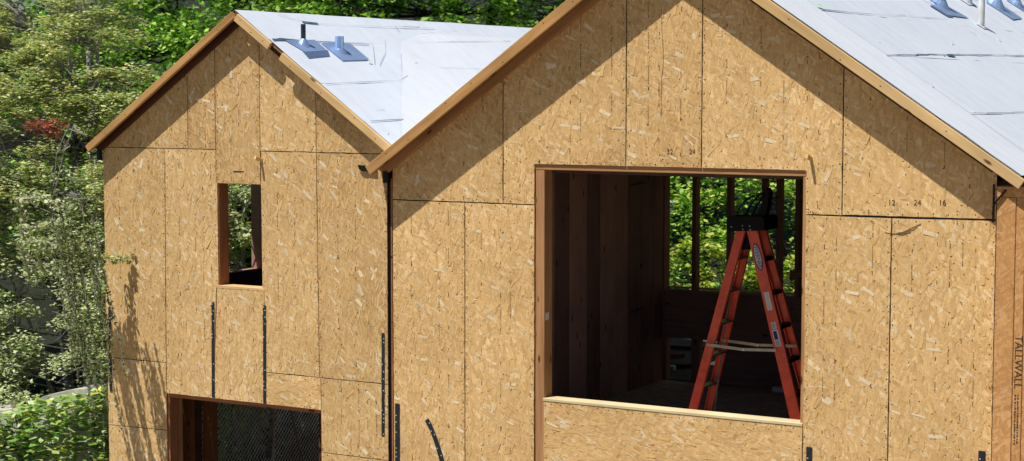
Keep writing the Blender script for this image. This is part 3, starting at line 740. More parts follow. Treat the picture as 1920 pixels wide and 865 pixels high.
vent(rfr, RR, (-5.72, 5.22), .12, .075, .05, .32, [(-5.69, 4.80), (-5.72, 5.45), (-5.52, 5.62), (-5.53, 4.86)], M['galv'], M['galv'], M['galv'], 'wide galvanised vent on a broad flashing tinted with sky reflection', [(-5.67, 4.72), (-5.69, 5.0), (-5.50, 5.0), (-5.50, 4.80)])
vent(rfr, RR, (-5.90, 6.75), .11, .085, .05, .17, [(-6.0, 6.6), (-6.0, 6.95), (-5.8, 6.95), (-5.8, 6.6)], M['pvc'], M['memb2'], M['memb'], 'low white round vent')
vent(rfr, RR, (-5.87, 8.0), .13, .06, .10, .36, [(-5.93, 7.75), (-5.93, 8.45), (-5.66, 8.40), (-5.61, 7.80)], M['galv'], M['galv'], M['galv'], 'galvanised pipe farthest back on the right slope')
vent(rfr, RR, (-6.02, 6.1), .10, .06, .05, .28, [(-6.12, 5.9), (-6.12, 6.4), (-5.90, 6.4), (-5.90, 5.9)], M['galv'], M['galv'], M['galv'], 'galvanised pipe nearest the ridge of the right slope')
vent(rfr, RR, (-5.98, 9.4), .09, .05, .06, .30, [(-6.06, 9.15), (-6.06, 9.75), (-5.84, 9.72), (-5.80, 9.2)], M['galv'], M['galv'], M['galv'], 'galvanised pipe at the far end of the right slope')
# rake boards and the sub boards below them
rl_ = lambda x: zz(RL, x); rr_ = lambda x: zz(RR, x)
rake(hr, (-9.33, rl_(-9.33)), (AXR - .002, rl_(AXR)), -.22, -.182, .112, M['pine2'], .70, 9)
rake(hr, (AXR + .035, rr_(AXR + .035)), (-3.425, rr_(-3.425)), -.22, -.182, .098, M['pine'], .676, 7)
board('sub_rake', (-9.30, -.022, rl_(-9.30) - .098), (AXR - .03, -.022, rl_(AXR - .03) - .098), .075, .038, M['jamb'], hr)
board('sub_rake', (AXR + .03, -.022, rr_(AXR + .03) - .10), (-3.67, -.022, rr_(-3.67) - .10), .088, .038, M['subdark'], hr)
gutter(hr, -9.575, -9.375, -.028, -.005, -.695, .05)
MB().tube([(-9.262, -.03, -.735), (-9.258, -.03, -.84)], .03, 12).build('downspout', [M['gutter']], hr)
# bracket at the right eave
mb = MB(); mb.beam((-3.640, -.165, -.70), (-3.642, -.165, -.99), .016, .014, (1, 0, 0)); mb.beam((-3.55, -.165, -.74), (-3.635, -.165, -.85), .014, .014, (1, 0, 0))
mb.build('bracket', [M['black']], hr)
# strand lumber posts of the next bay
lsl = None
bx_ = [-3.622, -3.476, -3.405, -3.25, -3.05]
for i in range(4):
    b_ = board('lumber_post', ((bx_[i] + bx_[i + 1]) / 2, -.06 + i * .004, -6.19), ((bx_[i] + bx_[i + 1]) / 2, -.06 + i * .004, -.80), bx_[i + 1] - bx_[i] - .004, .18, M['lsl'], hr, up=(1, 0, 0), label='reddish strand lumber post stamped TALLWALL' if i == 1 else None)
    if i == 1: lsl = b_
board('top_plate', (-3.622, -.062, -.757), (-3.05, -.062, -.757), .08, .178, M['lsl'], hr)
text_part('TALLWALL', 'lettering', lsl, M['ink'], (-3.438, -.1475, -2.04), (0, 0, -1), (1, 0, 0), .082)
mb = MB(); r = random.Random(5)
for cx in (-3.452, -3.432):                                       # lines of small print too fine to read
    zc = -2.29
    while zc > -2.66:
        h_ = r.uniform(.006, .02); mb.quad((cx - .006, -.1475, zc), (cx - .006, -.1475, zc - h_), (cx + .005, -.1475, zc - h_), (cx + .005, -.1475, zc)); zc -= h_ + r.uniform(.004, .012)
mb.build('fine_print', [M['ink']], lsl)
# printed sheet numbers
for body, x_, z_ in (('32', -6.408, -.51), ('24', -6.203, -.506), ('12', -4.487, -.877), ('24', -4.281, -.87), ('16', -4.083, -.864)):
    text_part(body, 'printed_number', hr, M['ink'] if body != '24' else M['inkf'], (x_, -.003, z_), (1, 0, 0), (0, 0, 1), .062)
# pencil scribble near the right seam
mb = MB(); pts = [(-4.54, -1.11), (-4.40, -1.125), (-4.33, -1.10), (-4.43, -1.12), (-4.25, -1.03), (-4.31, -1.08), (-4.5, -1.13)]
for a, b_ in zip(pts[:-1], pts[1:]): mb.beam((a[0], -.003, a[1]), (b_[0], -.003, b_[1]), .004, .001, (0, 1, 0))
mb.build('pencil_scribble', [M['inkf']], hr)
peg(hr, -5.159, -.545, -.006, .025)
strap(hr, [(-9.162, -2.882), (-9.163, -3.2), (-9.165, -3.6)], .050, seed=11)
cv = [(-8.835, -3.0), (-8.80, -3.05), (-8.765, -3.12), (-8.73, -3.2), (-8.70, -3.28), (-8.675, -3.36), (-8.65, -3.5), (-8.64, -3.62)]
strap(hr, cv, .046, 'loose strap curling away from the seam', 12, y=-.012)
strap(hr, [(-5.142, -2.886), (-5.143, -3.2), (-5.144, -3.5)], .05, seed=13)
strap(hr, [(-3.735, -2.775), (-3.736, -3.2), (-3.737, -3.5)], .055, seed=14)
MB().box(-7.617, -7.611, .03, .085, -2.01, -1.945).build('paper_tag', [M['white']], hr)

# =================================================================== LADDER
Y0 = 1.2
ld = empty('step_ladder', -6.23, 1.4, FZ, 'red orange fibreglass step ladder with a black top standing inside the wide window opening', 'ladder')
zt, zb = -1.22, FZ
def railx(side, z):
    t = (zt - z) / (zt - zb)
    return (-6.262 - .545 * t) if side < 0 else (-6.165 + .515 * t)
def wid(z): return .24 + .20 * (zt - z) / (zt - zb)
def rail(side, far, w, label=None):
    def yy(z): return Y0 + (wid(z) if far else 0)
    p = Vector((railx(side, zt), yy(zt), zt)); q = Vector((railx(side, zb), yy(zb), zb))
    mb = MB(); d = (q - p).normalized(); out = Vector((1, 0, 0)); out = (out - d * out.dot(d)).normalized(); fr = d.cross(out)   # channel section
    if fr.y > 0: fr = -fr
    s = 1 if not far else -1
    prof = [(-w/2, 0), (w/2, 0), (w/2, .034), (w/2 - .009, .034), (w/2 - .009, .008), (-w/2 + .009, .008), (-w/2 + .009, .034), (-w/2, .034)]
    v = [e + out * a - fr * (b * s) for e in (p, q) for a, b in prof]; n = 8
    mb.add(v, [tuple(range(n)), tuple(range(2*n - 1, n - 1, -1))] + [(i, n + i, n + (i + 1) % n, (i + 1) % n) for i in range(n)])
    mb2 = mb
    o = mb.build('leg', [M['red']], ld, label)
    return o, p, q, d, out, fr
nl = rail(-1, False, .080, 'left leg nearest the opening'); fl = rail(-1, True, .075)
nr = rail(1, False, .100, 'right leg nearest the opening, carrying the maker oval and labels'); fr_ = rail(1, True, .09)
for z in (-1.50, -1.80, -2.10, -2.40, -2.70, -3.0):
    x_ = railx(-1, z); mb = MB(); mb.box(x_ - .04, x_ + .04, Y0 + .010, Y0 + wid(z) - .010, z - .012, z + .006); mb.box(x_ - .04, x_ - .034, Y0 + .010, Y0 + wid(z) - .01, z - .04, z - .012)
    mb.build('step', [M['alu']], ld)
    x_ = railx(1, z); MB().box(x_ - .03, x_ + .042, Y0 + .040, Y0 + wid(z) + .004, z - .018, z + .016).build('brace', [M['black']], ld)
cap = MB(); cap.prism_xz([(-6.38, -1.255), (-6.03, -1.235), (-6.035, -1.13), (-6.06, -1.112), (-6.36, -1.118), (-6.385, -1.14)], Y0 - .03, Y0 + .29)
for cx, cz in ((-6.345, -1.215), (-6.24, -1.20), (-6.17, -1.20), (-6.235, -1.232), (-6.165, -1.232)):
    cap.add([(cx + .006 * math.cos(j * math.pi / 3), Y0 - .0315, cz + .006 * math.sin(j * math.pi / 3)) for j in range(6)], [tuple(range(6))], 1)
cap.build('top_cap', [M['black'], M['alu']], ld)
MB().box(-6.33, -6.22, Y0 + .06, Y0 + .2, -1.42, -1.25).build('hinge', [M['black']], ld)
zb_ = -2.31
for yy, dz, mt in ((Y0 - .012, 0, 'alu'), (Y0 + wid(zb_) - .03, 0, 'brass')):
    mb = MB(); xm = (railx(-1, zb_) + railx(1, zb_)) / 2
    mb.beam((railx(-1, zb_) - .02, yy, zb_ + .015), (xm, yy, zb_ - .005), .026, .006, (0, 0, 1)); mb.beam((xm - .03, yy - .007, zb_ - .005), (railx(1, zb_) - .03 if mt == 'alu' else railx(1, zb_) + .04, yy - .007, zb_ + .012), .026, .006, (0, 0, 1))
    mb.add([(xm + .01 * math.cos(j * math.pi / 4), yy - .012, zb_ - .005 + .01 * math.sin(j * math.pi / 4)) for j in range(8)], [tuple(range(8))], 1)
    mb.build('spreader_bar', [M[mt], M['nailb']], ld)
# maker's oval and labels on the right near leg
o_, p_, q_, d_, out_, f_ = nr
def onrail(z, off=.0015):
    t = (zt - z) / (zt - zb); return p_ + (q_ - p_) * t + f_ * off
c = onrail(-1.475); mb = MB()
for (a, b_, off, mi) in ((.125, .037, .0012, 0), (.112, .028, .0024, 1)):
    mb.add([c + d_ * (a * math.cos(2 * math.pi * j / 28)) + out_ * (b_ * math.sin(2 * math.pi * j / 28)) + f_ * off for j in range(28)], [tuple(range(28))], mi)
ov = mb.build('maker_oval', [M['blue'], M['white']], o_)
cc = c + f_ * .0052
text_part('WERNER', 'lettering', o_, M['blue'], (cc.x, cc.y, cc.z), tuple(d_), tuple(out_), .052)
def sticker(z, ln, w, mat, off, name='sticker'):
    c = onrail(z, .003); mb = MB()
    mb.add([c + d_ * a * ln / 2 + out_ * b * w / 2 for a, b in ((-1, -1), (1, -1), (1, 1), (-1, 1))], [(0, 1, 2, 3)], 0)
    r = random.Random(int(-z * 1000))
    s = -ln / 2 + .012
    while s < ln / 2 - .01:                                       # lines of small print
        e = r.uniform(.2, .38) * w; cz = c + d_ * s + f_ * .001
        mb.add([cz - out_ * w * .38, cz + d_ * .003 - out_ * w * .38, cz + d_ * .003 + out_ * e, cz + out_ * e], [(0, 1, 2, 3)], 1); s += .009
    return mb.build(name, [mat, off], o_)
sticker(-1.865, .165, .05, M['white'], M['alu']); sticker(-2.08, .06, .045, M['white'], M['ink']); sticker(-2.19, .15, .055, M['white'], M['navy'])
c = onrail(-2.165, .005); mb = MB(); mb.add([c + d_ * a * .035 + out_ * (b * .016 - .004) for a, b in ((-1, -1), (1, -1), (1, 1), (-1, 1))], [(0, 1, 2, 3)]); mb.build('sticker', [M['navy']], o_)
# tool lying on the ladder top
tl = empty('power_tool', -6.2, 1.3, -1.11, 'black hand tool with curved wire guard lying on top of the ladder', 'tool')
mb = MB(); mb.prism_xz([(-6.13, -1.112), (-6.05, -1.112), (-6.025, -1.02), (-6.01, -.90), (-6.035, -.86), (-6.06, -.93), (-6.09, -1.03)], Y0 + .02, Y0 + .12); mb.build('body', [M['black']], tl)
mb = MB(); mb.tube([(-6.33, Y0 + .05, -1.115), (-6.30, Y0 + .05, -1.04), (-6.24, Y0 + .05, -.97), (-6.16, Y0 + .05, -.93), (-6.08, Y0 + .06, -.915)], .0065, 6); mb.build('wire_guard', [M['black']], tl)
mb = MB(); mb.tube([(-6.25, Y0 + .05, -1.115), (-6.19, Y0 + .05, -1.01), (-6.11, Y0 + .05, -.91)], .008, 6); mb.tube([(-6.18, Y0 + .05, -1.115), (-6.13, Y0 + .05, -1.01), (-6.06, Y0 + .06, -.90)], .008, 6)
for a, b_ in (((-6.20, -1.03), (-6.14, -1.03)), ((-6.155, -.965), (-6.10, -.96)), ((-6.12, -.915), (-6.065, -.905))): mb.tube([(a[0], Y0 + .05, a[1]), (b_[0], Y0 + .055, b_[1])], .007, 5)
mb.build('handle', [M['black']], tl)
mb = MB(); mb.tube([(-6.42, Y0 + .25, -1.6), (-6.47, Y0 + .26, -1.85), (-6.55, Y0 + .27, -2.3), (-6.62, Y0 + .3, -2.8), (-6.66, Y0 + .3, FZ + .01)], .006, 5)
tag(mb.build('cord', [M['cord']]), 'thin teal cord hanging down between the left legs of the ladder', 'cord')
tag(MB().box(-7.12, -6.97, 4.12, 4.2, FZ + .003, FZ + .05).build('paper_scrap', [M['white']]), 'crumpled white paper scrap on the dark floor behind the ladder', 'scrap')

# =================================================================== GROUND
def hgt(x, y):
    def st(a, b, v): t = max(0, min(1, (v - a) / (b - a))); return t * t * (3 - 2 * t)
    base = -6.2
    back = -3.3 + .10 * max(0, y - 13) + .03 * max(0, -x - 14)
    left = -6.2 + .5 * st(.2, .7, y) * st(13.0, 13.6, -x) + .12 * max(0, min(6, y)) * st(14.8, 16.5, -x) + 1.4 * st(15.0, 18.0, -x) * st(.3, 2, y)
    kb = max(st(6.1, 6.5, y) if x < -9.3 else 0, st(4.45, 4.9, y) if x >= -9.3 else 0)
    if x > -3.6: kb = st(6, 14, y)
    h = left * (1 - kb) + back * kb
    return min(h, 30)
xs = list(np.arange(-90, -20, 5.0)) + list(np.arange(-20, -2, .25)) + list(np.arange(-2, 60, 5.0)); ysg = list(np.arange(-60, -2, 5.0)) + list(np.arange(-2, 16, .25)) + list(np.arange(16, 120, 5.0))
v = [(a, b, hgt(a, b)) for a in xs for b in ysg]; ny = len(ysg)
f = [(i * ny + j, (i + 1) * ny + j, (i + 1) * ny + j + 1, i * ny + j + 1) for i in range(len(xs) - 1) for j in range(ny - 1)]
mb = MB(); mb.add(v, f); o = mb.build('ground', [ground_mat()]); o['kind'] = 'structure'
mb = MB(); mb.box(-11.6, -6.7, 6.25, 8.6, -3.5, -3.22); mb.box(-9.15, -6.7, 4.45, 6.25, -3.5, -3.222); o = mb.build('patio', [M['conc']]); o['kind'] = 'structure'
# scraps on the patio
for i, (x_, y_, a, ln) in enumerate(((-8.75, 5.2, .5, .5), (-9.3, 6.6, .1, .7), (-9.1, 5.9, 1.0, .3))):
    d = Vector((math.cos(a), math.sin(a), 0)) * ln / 2
    tag(board('wood_offcut', (x_ - d.x, y_ - d.y, -3.205), (x_ + d.x, y_ + d.y, -3.205), .07, .03, M['subdark'], None, up=(0, 0, 1)),
        ('dark wood offcut on the concrete nearest the rear wall', 'longest dark board lying on the concrete behind the house', 'shortest dark offcut in the middle of the concrete')[i], 'board', 'offcuts on the concrete')
tag(MB().box(-8.83, -8.70, 5.02, 5.10, -3.221, -3.17).build('crumpled_bag', [simple('pale blue plastic', (.5, .6, .75), .4)]), 'small pale blue crumpled bag on the concrete', 'bag')

# =================================================================== PLANTS
class Leaves:
    def __init__(s, seed): s.r = np.random.RandomState(seed); s.P = []; s.C = []
    def cluster(s, cen, n, rad, size, pal, flat=.7, up=.75):
        r = s.r; cen = np.asarray(cen)
        d = r.normal(0, 1, (n, 3)); d /= np.linalg.norm(d, axis=1)[:, None]; d *= (r.rand(n, 1) ** .5)
        pos = cen + d * np.array([rad, rad, rad * flat])
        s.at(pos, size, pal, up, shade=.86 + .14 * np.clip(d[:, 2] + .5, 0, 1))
    def at(s, pos, size, pal, up=.75, shade=None):
        r = s.r; n = len(pos)
        nrm = r.normal(0, 1, (n, 3)) * (1 - up) ; nrm[:, 2] += up + .05; nrm /= np.linalg.norm(nrm, axis=1)[:, None]
        a = r.normal(0, 1, (n, 3)); a -= nrm * (a * nrm).sum(1)[:, None]; a /= np.linalg.norm(a, axis=1)[:, None]
        b = np.cross(nrm, a); sz = size * r.uniform(.6, 1.25, (n, 1)); w = r.uniform(.45, .75, (n, 1))
        q = np.stack([pos - a * sz * .5, pos - a * sz * .08 - b * sz * w * .5 - nrm * sz * .06, pos + a * sz * .5 - nrm * sz * .12, pos + a * sz * .02 + b * sz * w * .5 - nrm * sz * .06], 1)
        pal = np.asarray(pal); k = r.randint(0, len(pal), n); c = pal[k] * r.uniform(.75, 1.25, (n, 1))
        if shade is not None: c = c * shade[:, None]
        s.P.append(q); s.C.append(c)
    def build(s, name, parent, mat, label=None):
        q = np.concatenate(s.P); c = np.concatenate(s.C); n = len(q)
        base = np.array(world_of(parent).translation) if parent else np.zeros(3)
        v = (q.reshape(-1, 3) + np.array([0, 0, H]) - base).astype('f')
        me = bpy.data.meshes.new(name); me.vertices.add(4 * n); me.vertices.foreach_set('co', v.ravel())
        me.loops.add(4 * n); me.loops.foreach_set('vertex_index', np.arange(4 * n, dtype='i'))
        me.polygons.add(n); me.polygons.foreach_set('loop_start', np.arange(0, 4 * n, 4, dtype='i')); 
        me.update(calc_edges=True)
        at = me.attributes.new('Col', 'FLOAT_COLOR', 'FACE'); at.data.foreach_set('color', np.concatenate([c, np.ones((n, 1))], 1).astype('f').ravel())
        me.materials.append(mat)
        o = bpy.data.objects.new(name, me); COL.objects.link(o); o.parent = parent
        if label: o['label'] = label
        return o
YG = [(.58, .62, .28), (.68, .69, .36), (.46, .54, .24), (.28, .37, .15), (.76, .75, .48), (.76, .62, .24), (.52, .64, .26)]
YG2 = [(.54, .58, .31), (.66, .69, .43), (.40, .46, .22), (.76, .77, .55), (.20, .27, .12), (.50, .62, .27)]
BG = [(.28, .56, .07), (.42, .70, .11), (.17, .38, .04), (.55, .76, .16), (.10, .23, .03)]
DG = [(.13, .27, .05), (.20, .40, .07), (.07, .15, .03), (.36, .56, .12)]
LG = [(.36, .56, .07), (.50, .66, .11), (.20, .38, .04), (.62, .66, .12)]
IV = [(.42, .60, .16), (.58, .70, .30), (.26, .46, .10), (.70, .72, .14), (.64, .74, .44), (.12, .24, .05)]
RD = [(.42, .10, .07), (.30, .06, .05), (.5, .2, .10)]

def tree(name, label, cat, base, lo, hi, nclump, per, rad, size, pal, seed, stems=4, r0=.07, bark='bark', flat=.55, up=.7, group=None, twig=.012, keep=None, mat=None, extra=None, spread=.5, bump=.5, deep=.2):
    """tapered stems rise from the base, a limb reaches out to every leaf clump; the clumps follow an uneven crown surface
    that leans back from its foot (lo) to its top (hi)"""
    rr = random.Random(seed); lv = Leaves(seed)
    root = empty(name, *base, label, cat, group)
    lo, hi = Vector(lo), Vector(hi); cen = (lo + hi) / 2; half = (hi - lo) / 2
    st = MB(); nodes = []
    for k in range(stems):
        t0 = rr.random()
        tx = cen.x + rr.uniform(-spread, spread) * half.x * 1.6; v_ = rr.uniform(.55, 1); ty = lo.y + (hi.y - lo.y) * v_ + .35; tz = lo.z + (hi.z - lo.z) * v_
        if keep and stems > 1 and not keep(Vector((tx, ty, tz))): tx = min(tx, lo.x + (hi.x - lo.x) * .3); tz = lo.z + (tz - lo.z) * .7
        pts = []; b0 = Vector(base) + Vector((rr.uniform(-.2, .2), rr.uniform(-.2, .2), -.05)) * (1 if stems > 1 else 0)
        m = 9; wob = Vector((rr.uniform(-.25, .25), rr.uniform(-.25, .25), 0))
        for i in range(m + 1):
            t = i / m; p = b0.lerp(Vector((tx, ty, tz)), t) + wob * math.sin(t * 5) * .5 + Vector((rr.gauss(0, .03), rr.gauss(0, .03), 0))
            pts.append(p); nodes.append((p, r0 * (1 - .85 * t)))
        st.tube(pts, [r0 * (1 - .85 * i / m) for i in range(m + 1)], 7)
    ph = [rr.uniform(0, 6.28) for _ in range(6)]; fq = [rr.uniform(.6, 1.2) for _ in range(6)]
    clumps = []
    tries = 0
    while len(clumps) < nclump and tries < nclump * 20:
        tries += 1
        u, v_ = rr.random(), rr.random()
        x = lo.x + u * (hi.x - lo.x); z = lo.z + v_ * (hi.z - lo.z)
        nb = (math.sin(x * 2.1 * fq[0] + ph[0]) + math.sin(z * 2.6 * fq[1] + ph[1] + math.sin(x * 1.7 + ph[4])) + math.sin((x + z) * 3.4 * fq[2] + ph[2])) / 3
        if nb > .42 and rr.random() < .8: continue                # gaps in the crown
        y = lo.y + (hi.y - lo.y) * v_ + bump * nb + (abs(rr.gauss(0, .15)) if rr.random() > deep else rr.uniform(.2, 1.4))
        p = Vector((x, y, z))
        if keep and not keep(p): continue
        clumps.append(p)
    br = MB()
    for p in clumps:
        best = min(nodes, key=lambda nd: (nd[0] - p).length + (2.0 if nd[0].z > p.z else 0))
        a = best[0]; mid = a.lerp(p, .5) + Vector((rr.gauss(0, .12), abs(rr.gauss(0, .12)), -abs(rr.gauss(.05, .1))))
        r1 = max(twig, min(best[1] * .5, .03))
        br.tube([a, a.lerp(mid, .5) + Vector((rr.gauss(0, .03), rr.gauss(0, .03), 0)), mid, p], [r1, r1 * .8, r1 * .6, r1 * .25], 4, cap=False)
        for j in range(1):
            e = p + Vector((rr.gauss(0, 1), rr.gauss(0, 1), rr.gauss(.2, .6))) * rad * .9
            br.tube([mid.lerp(p, .6), (mid.lerp(p, .6)).lerp(e, .5) + Vector((0, 0, rr.gauss(0, .04))), e], [r1 * .4, r1 * .3, r1 * .12], 3, cap=False)
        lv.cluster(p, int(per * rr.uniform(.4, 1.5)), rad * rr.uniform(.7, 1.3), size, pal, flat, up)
    if extra: extra(lv, br, rr)
    st.build('trunk', [M[bark]], root, smooth=True); br.build('limbs', [M[bark]], root)
    lv.build('crown', root, mat or M['leaf'])
    return root

# --- yellow-green tree left of the houses
def keepA(p): return (p.x < -12.95 or p.y > .25) and p.x < -13.7 - max(0, p.z + .6) * 1.02
tree('tree', 'loose yellow-green tree with pale grey limbs, just left of the smaller house', 'tree', (-16.2, 3.6, -5.0), (-19.6, 1.3, -1.3), (-13.15, 4.9, 3.3), 620, 150, .24, .064, YG, 11, 7, .085, spread=.62, flat=.45, up=.86, twig=.018, bump=.42, keep=keepA)
# --- lower greyer shrub tree whose tip reaches past the house corner
def tips(lv, br, rr):
    ch = [Vector((-14.2, .6, -1.95)), Vector((-13.5, -.2, -1.62)), Vector((-12.95, -.50, -1.60)), Vector((-12.62, -.42, -1.64)), Vector((-12.45, -.16, -1.69)), Vector((-12.36, -.03, -1.68))]
    br.tube(ch, [.02, .014, .011, .008, .006, .003], 5, cap=False)
    for k in range(len(ch) - 1):
        for t in np.linspace(0, 1, 8):
            p = ch[k].lerp(ch[k + 1], t) + Vector((rr.gauss(0, .02), rr.gauss(0, .02), rr.gauss(.01, .04)))
            p.y = min(p.y, -.02) if p.x > -12.74 else p.y
            lv.cluster(p, (14, 16, 22, 16, 8)[k], (.08, .08, .10, .075, .04)[k], .05, YG2 + YG, .8, .65)
    # leafy sprigs that hang from two thin boughs in front of the corner, added and placed so their shadows streak down the wall
    for (yb, zb3, dz3) in ((-.50, -1.35, 0), (-.60, -1.05, 0), (-.55, -1.5, -.75)):
        bough = [Vector((-14.3, .5, zb3 - .5)), Vector((-13.6, yb * .6, zb3 - .05)), Vector((-13.0, yb, zb3)), Vector((-12.62, yb, zb3 - .12))]
        br.tube(bough, [.018, .013, .009, .005], 5, cap=False)
        for k in range(3):
            for t in np.linspace(0, 1, 7): lv.cluster(bough[k].lerp(bough[k + 1], t), 14, .09, .055, YG2, .7, .6)
        for i in range(10):
            hit = -12.68 + i * .064 + rr.gauss(0, .035); drop = -yb / .42; x = hit - .2 * drop; top = zb3 - .05
            z0_ = -2.1 + dz3 - .05 * i + rr.uniform(-.4, .3) + drop; ln = rr.uniform(.5, 1.4)
            pts = [Vector((x - .03, yb, min(top, z0_ + .3)))] + [Vector((x + .26 * ln * k / 17 + rr.gauss(0, .003), yb + rr.gauss(0, .006), min(top - .03, z0_) - ln * k / 17)) for k in range(18)]
            br.tube(pts, [.003] * 18 + [.002], 4, cap=False)
            for k, p in enumerate(pts[1:]): lv.cluster(p, 5 + k // 3, .006 + .0008 * k, .034, [(.16, .20, .08), (.26, .30, .13), (.36, .38, .2)], 3.5, .3)  # leaf colour darkened so the sprigs read as shaded gaps
def keepB(p): return p.x < -12.98 or p.y > .3
tree('tree', 'dense grey-green shrubby tree with bare twigs against the left wall corner', 'tree', (-14.6, 2.2, -5.4), (-17.6, .55, -3.5), (-12.9, 1.9, -.9), 600, 130, .22, .056, YG2, 12, 7, .05, flat=.5, up=.78, twig=.015, keep=keepB, extra=tips, spread=.6, bump=.34)
tree('tree', 'grey twiggy tree seen only through the narrow upstairs window', 'tree', (-14.2, 4.4, -4.6), (-15.6, 2.5, -3.2), (-12.98, 3.7, .1), 190, 80, .22, .07, YG2 + YG[:3], 20, 5, .04, flat=.55, up=.62, twig=.014, bump=.4)
tree('shrub', 'small red-leaved shrub showing as one patch inside the yellow-green tree', 'shrub', (-16.2, 2.0, -3.4), (-15.02, 1.15, -.58), (-14.72, 1.3, -.36), 4, 80, .12, .07, RD, 13, 2, .02, flat=.8, bump=0)
# --- taller trees behind
tree('tree', 'bright green broadleaf tree rising behind the left slope of the smaller house', 'tree', (-19.5, 10.5, -3.3), (-22.0, 7.2, -2.5), (-15.6, 10.5, 4.2), 460, 105, .36, .11, BG + LG[:2] + DG[:1], 14, 3, .12, 'barkd', flat=.6, up=.7, bump=.8)
tree('tree', 'tall tree with a thick dark trunk showing left of the smaller gable peak', 'tree', (-22.85, 14, -3.2), (-27, 14.6, 1.9), (-19.6, 16.5, 9), 150, 90, .55, .16, DG + BG[:2], 15, 1, .24, 'barkd', flat=.7, spread=.02, bump=.8)
tree('tree', 'deep green tree filling the gap behind the yellow-green tree', 'tree', (-25, 10, -3), (-30, 6.5, -3), (-21.0, 9.8, 4.8), 260, 70, .5, .14, DG + BG[:1], 16, 3, .14, 'barkd', flat=.65, bump=.8)
tree('tree', 'large dark tree behind the middle of the pale left roof ridge', 'tree', (-21.5, 21, -2.6), (-25.6, 17.5, -1), (-17.4, 20, 6), 330, 120, .48, .125, BG + LG[:1] + DG[:2], 17, 2, .2, 'barkd', flat=.65, bump=1.3)
tree('tree', 'bright leafy tree behind the far right end of the left roof ridge', 'tree', (-15.5, 20, -2.7), (-19.0, 16.5, -1.5), (-11.0, 19.5, 5.5), 420, 115, .45, .12, BG + LG[:2], 18, 2, .16, 'barkd', flat=.65, bump=1.3)
tree('tree', 'dim evergreen standing behind the peak of the smaller house', 'tree', (-26, 23, -2.4), (-32, 20, -1), (-23.0, 23, 7), 240, 70, .65, .18, DG + BG[:3], 19, 2, .2, 'barkd', flat=.65, bump=1.3)
# far wooded slope
lv = Leaves(77)
for k in range(1000):
    x_ = lv.r.uniform(-70, 22); v_ = lv.r.rand(); lv.cluster((x_, 25 + 10 * v_ + lv.r.normal(0, .8), -4 + 14 * v_), 34, 1.3, .40, DG + DG + BG[:1], .7, .6)
o = lv.build('far_woods', None, M['leaf']); tag(o, 'dark wooded slope far behind both houses', 'woods', None, 'stuff')
# --- greenery seen through the rear bays of the right house
tree('shrub', 'tall mixed shrub with pale flower heads seen through the leftmost rear bay', 'shrub', (-12.6, 11.6, -3.3), (-13.8, 9.9, -3.3), (-10.9, 11.2, .2), 110, 80, .26, .085, DG + BG, 21, 3, .04, 'barkd', flat=.7, bump=.4)
tree('shrub', 'mid green shrub seen through the second rear bay behind the ladder', 'shrub', (-11.2, 11.4, -3.3), (-12.2, 9.7, -3.3), (-9.8, 11.0, .2), 120, 80, .26, .09, BG + LG[:1] + DG[:2], 22, 3, .04, 'barkd', flat=.7, bump=.4)
tree('shrub', 'sunny yellow-green shrub seen through the rear bays right of the ladder top', 'shrub', (-9.6, 11.2, -3.3), (-10.8, 9.4, -3.3), (-7.8, 10.8, .2), 130, 80, .26, .085, LG + BG[:2], 23, 3, .04, 'barkd', flat=.7, bump=.4)
tree('shrub', 'low bright yellow-leaved shrub at the foot of the greenery beyond the rear bays', 'shrub', (-10.6, 9.4, -3.3), (-11.9, 8.7, -3.2), (-8.6, 9.3, -2.15), 70, 80, .2, .085, LG + [(.52, .50, .08), (.45, .48, .09)], 24, 3, .02, 'barkd', flat=.7, bump=.2)
lv = Leaves(55); r_ = lv.r
lv.cluster((-10.92, 9.5, -1.62), 60, .16, .07, [(.52, .42, .50), (.6, .5, .58)], .9, .5); lv.cluster((-11.1, 9.5, -1.35), 30, .10, .07, [(.52, .42, .50)], .9, .5)
tag(lv.build('flower_cluster', None, M['leaf']), 'pale mauve flower cluster in the leftmost rear bay', 'flowers')
# --- behind the fence, and ivy on the ledge
tree('shrub', 'dark shrub behind the chain-link fence below the left house', 'shrub', (-15.6, 5.6, -5.0), (-17.4, 3.6, -5.4), (-14.5, 7.0, -2.6), 150, 80, .3, .08, BG + LG[:2] + [(.6, .66, .5)], 31, 4, .03, 'barkd', flat=.8, up=.4, bump=.3)
tree('shrub', 'leafy sprigs hanging over the top of the chain-link fence', 'shrub', (-14.9, 3.2, -5.0), (-14.7, 2.7, -3.85), (-14.05, 4.2, -3.25), 40, 50, .2, .08, LG + [(.7, .78, .4)], 32, 3, .015, 'barkd', flat=.8, up=.6, bump=.2)
# stone ledge
lg = MB(); r = random.Random(9); pts = []
for k in range(30):
    t = k / 29; x_ = -18.5 + 5.7 * t; zt_ = -3.47 - (-14.586 - x_) * .0 + (.28 * (x_ + 14.586)) * (1 if x_ > -14.586 else .12) + r.gauss(0, .02)
    pts.append((x_, min(zt_, -3.03)))
for (xa, za), (xb, zb2) in zip(pts[:-1], pts[1:]):
    lg.add([(xa, .35, za), (xb, .35, zb2), (xb, .66, zb2 + .01), (xa, .66, za + .01), (xa, .33, -6.3), (xb, .33, -6.3), (xb, .68, -6.3), (xa, .68, -6.3)],
           [(0, 1, 2, 3), (4, 5, 1, 0), (2, 6, 7, 3)] + ([(4, 0, 3, 7)] if xa == pts[0][0] else []) + ([(1, 5, 6, 2)] if xb == pts[-1][0] else []))
tag(lg.build('retaining_wall', [M['stone']]), 'low pale stone retaining wall left of the smaller house, ivy on its face', 'wall')
ivr = empty('ivy', -14, .3, -5.5, 'bright large-leaved ivy draped over the stone wall left of the house', 'ivy')
lv = Leaves(41); n = 3600; r_ = lv.r
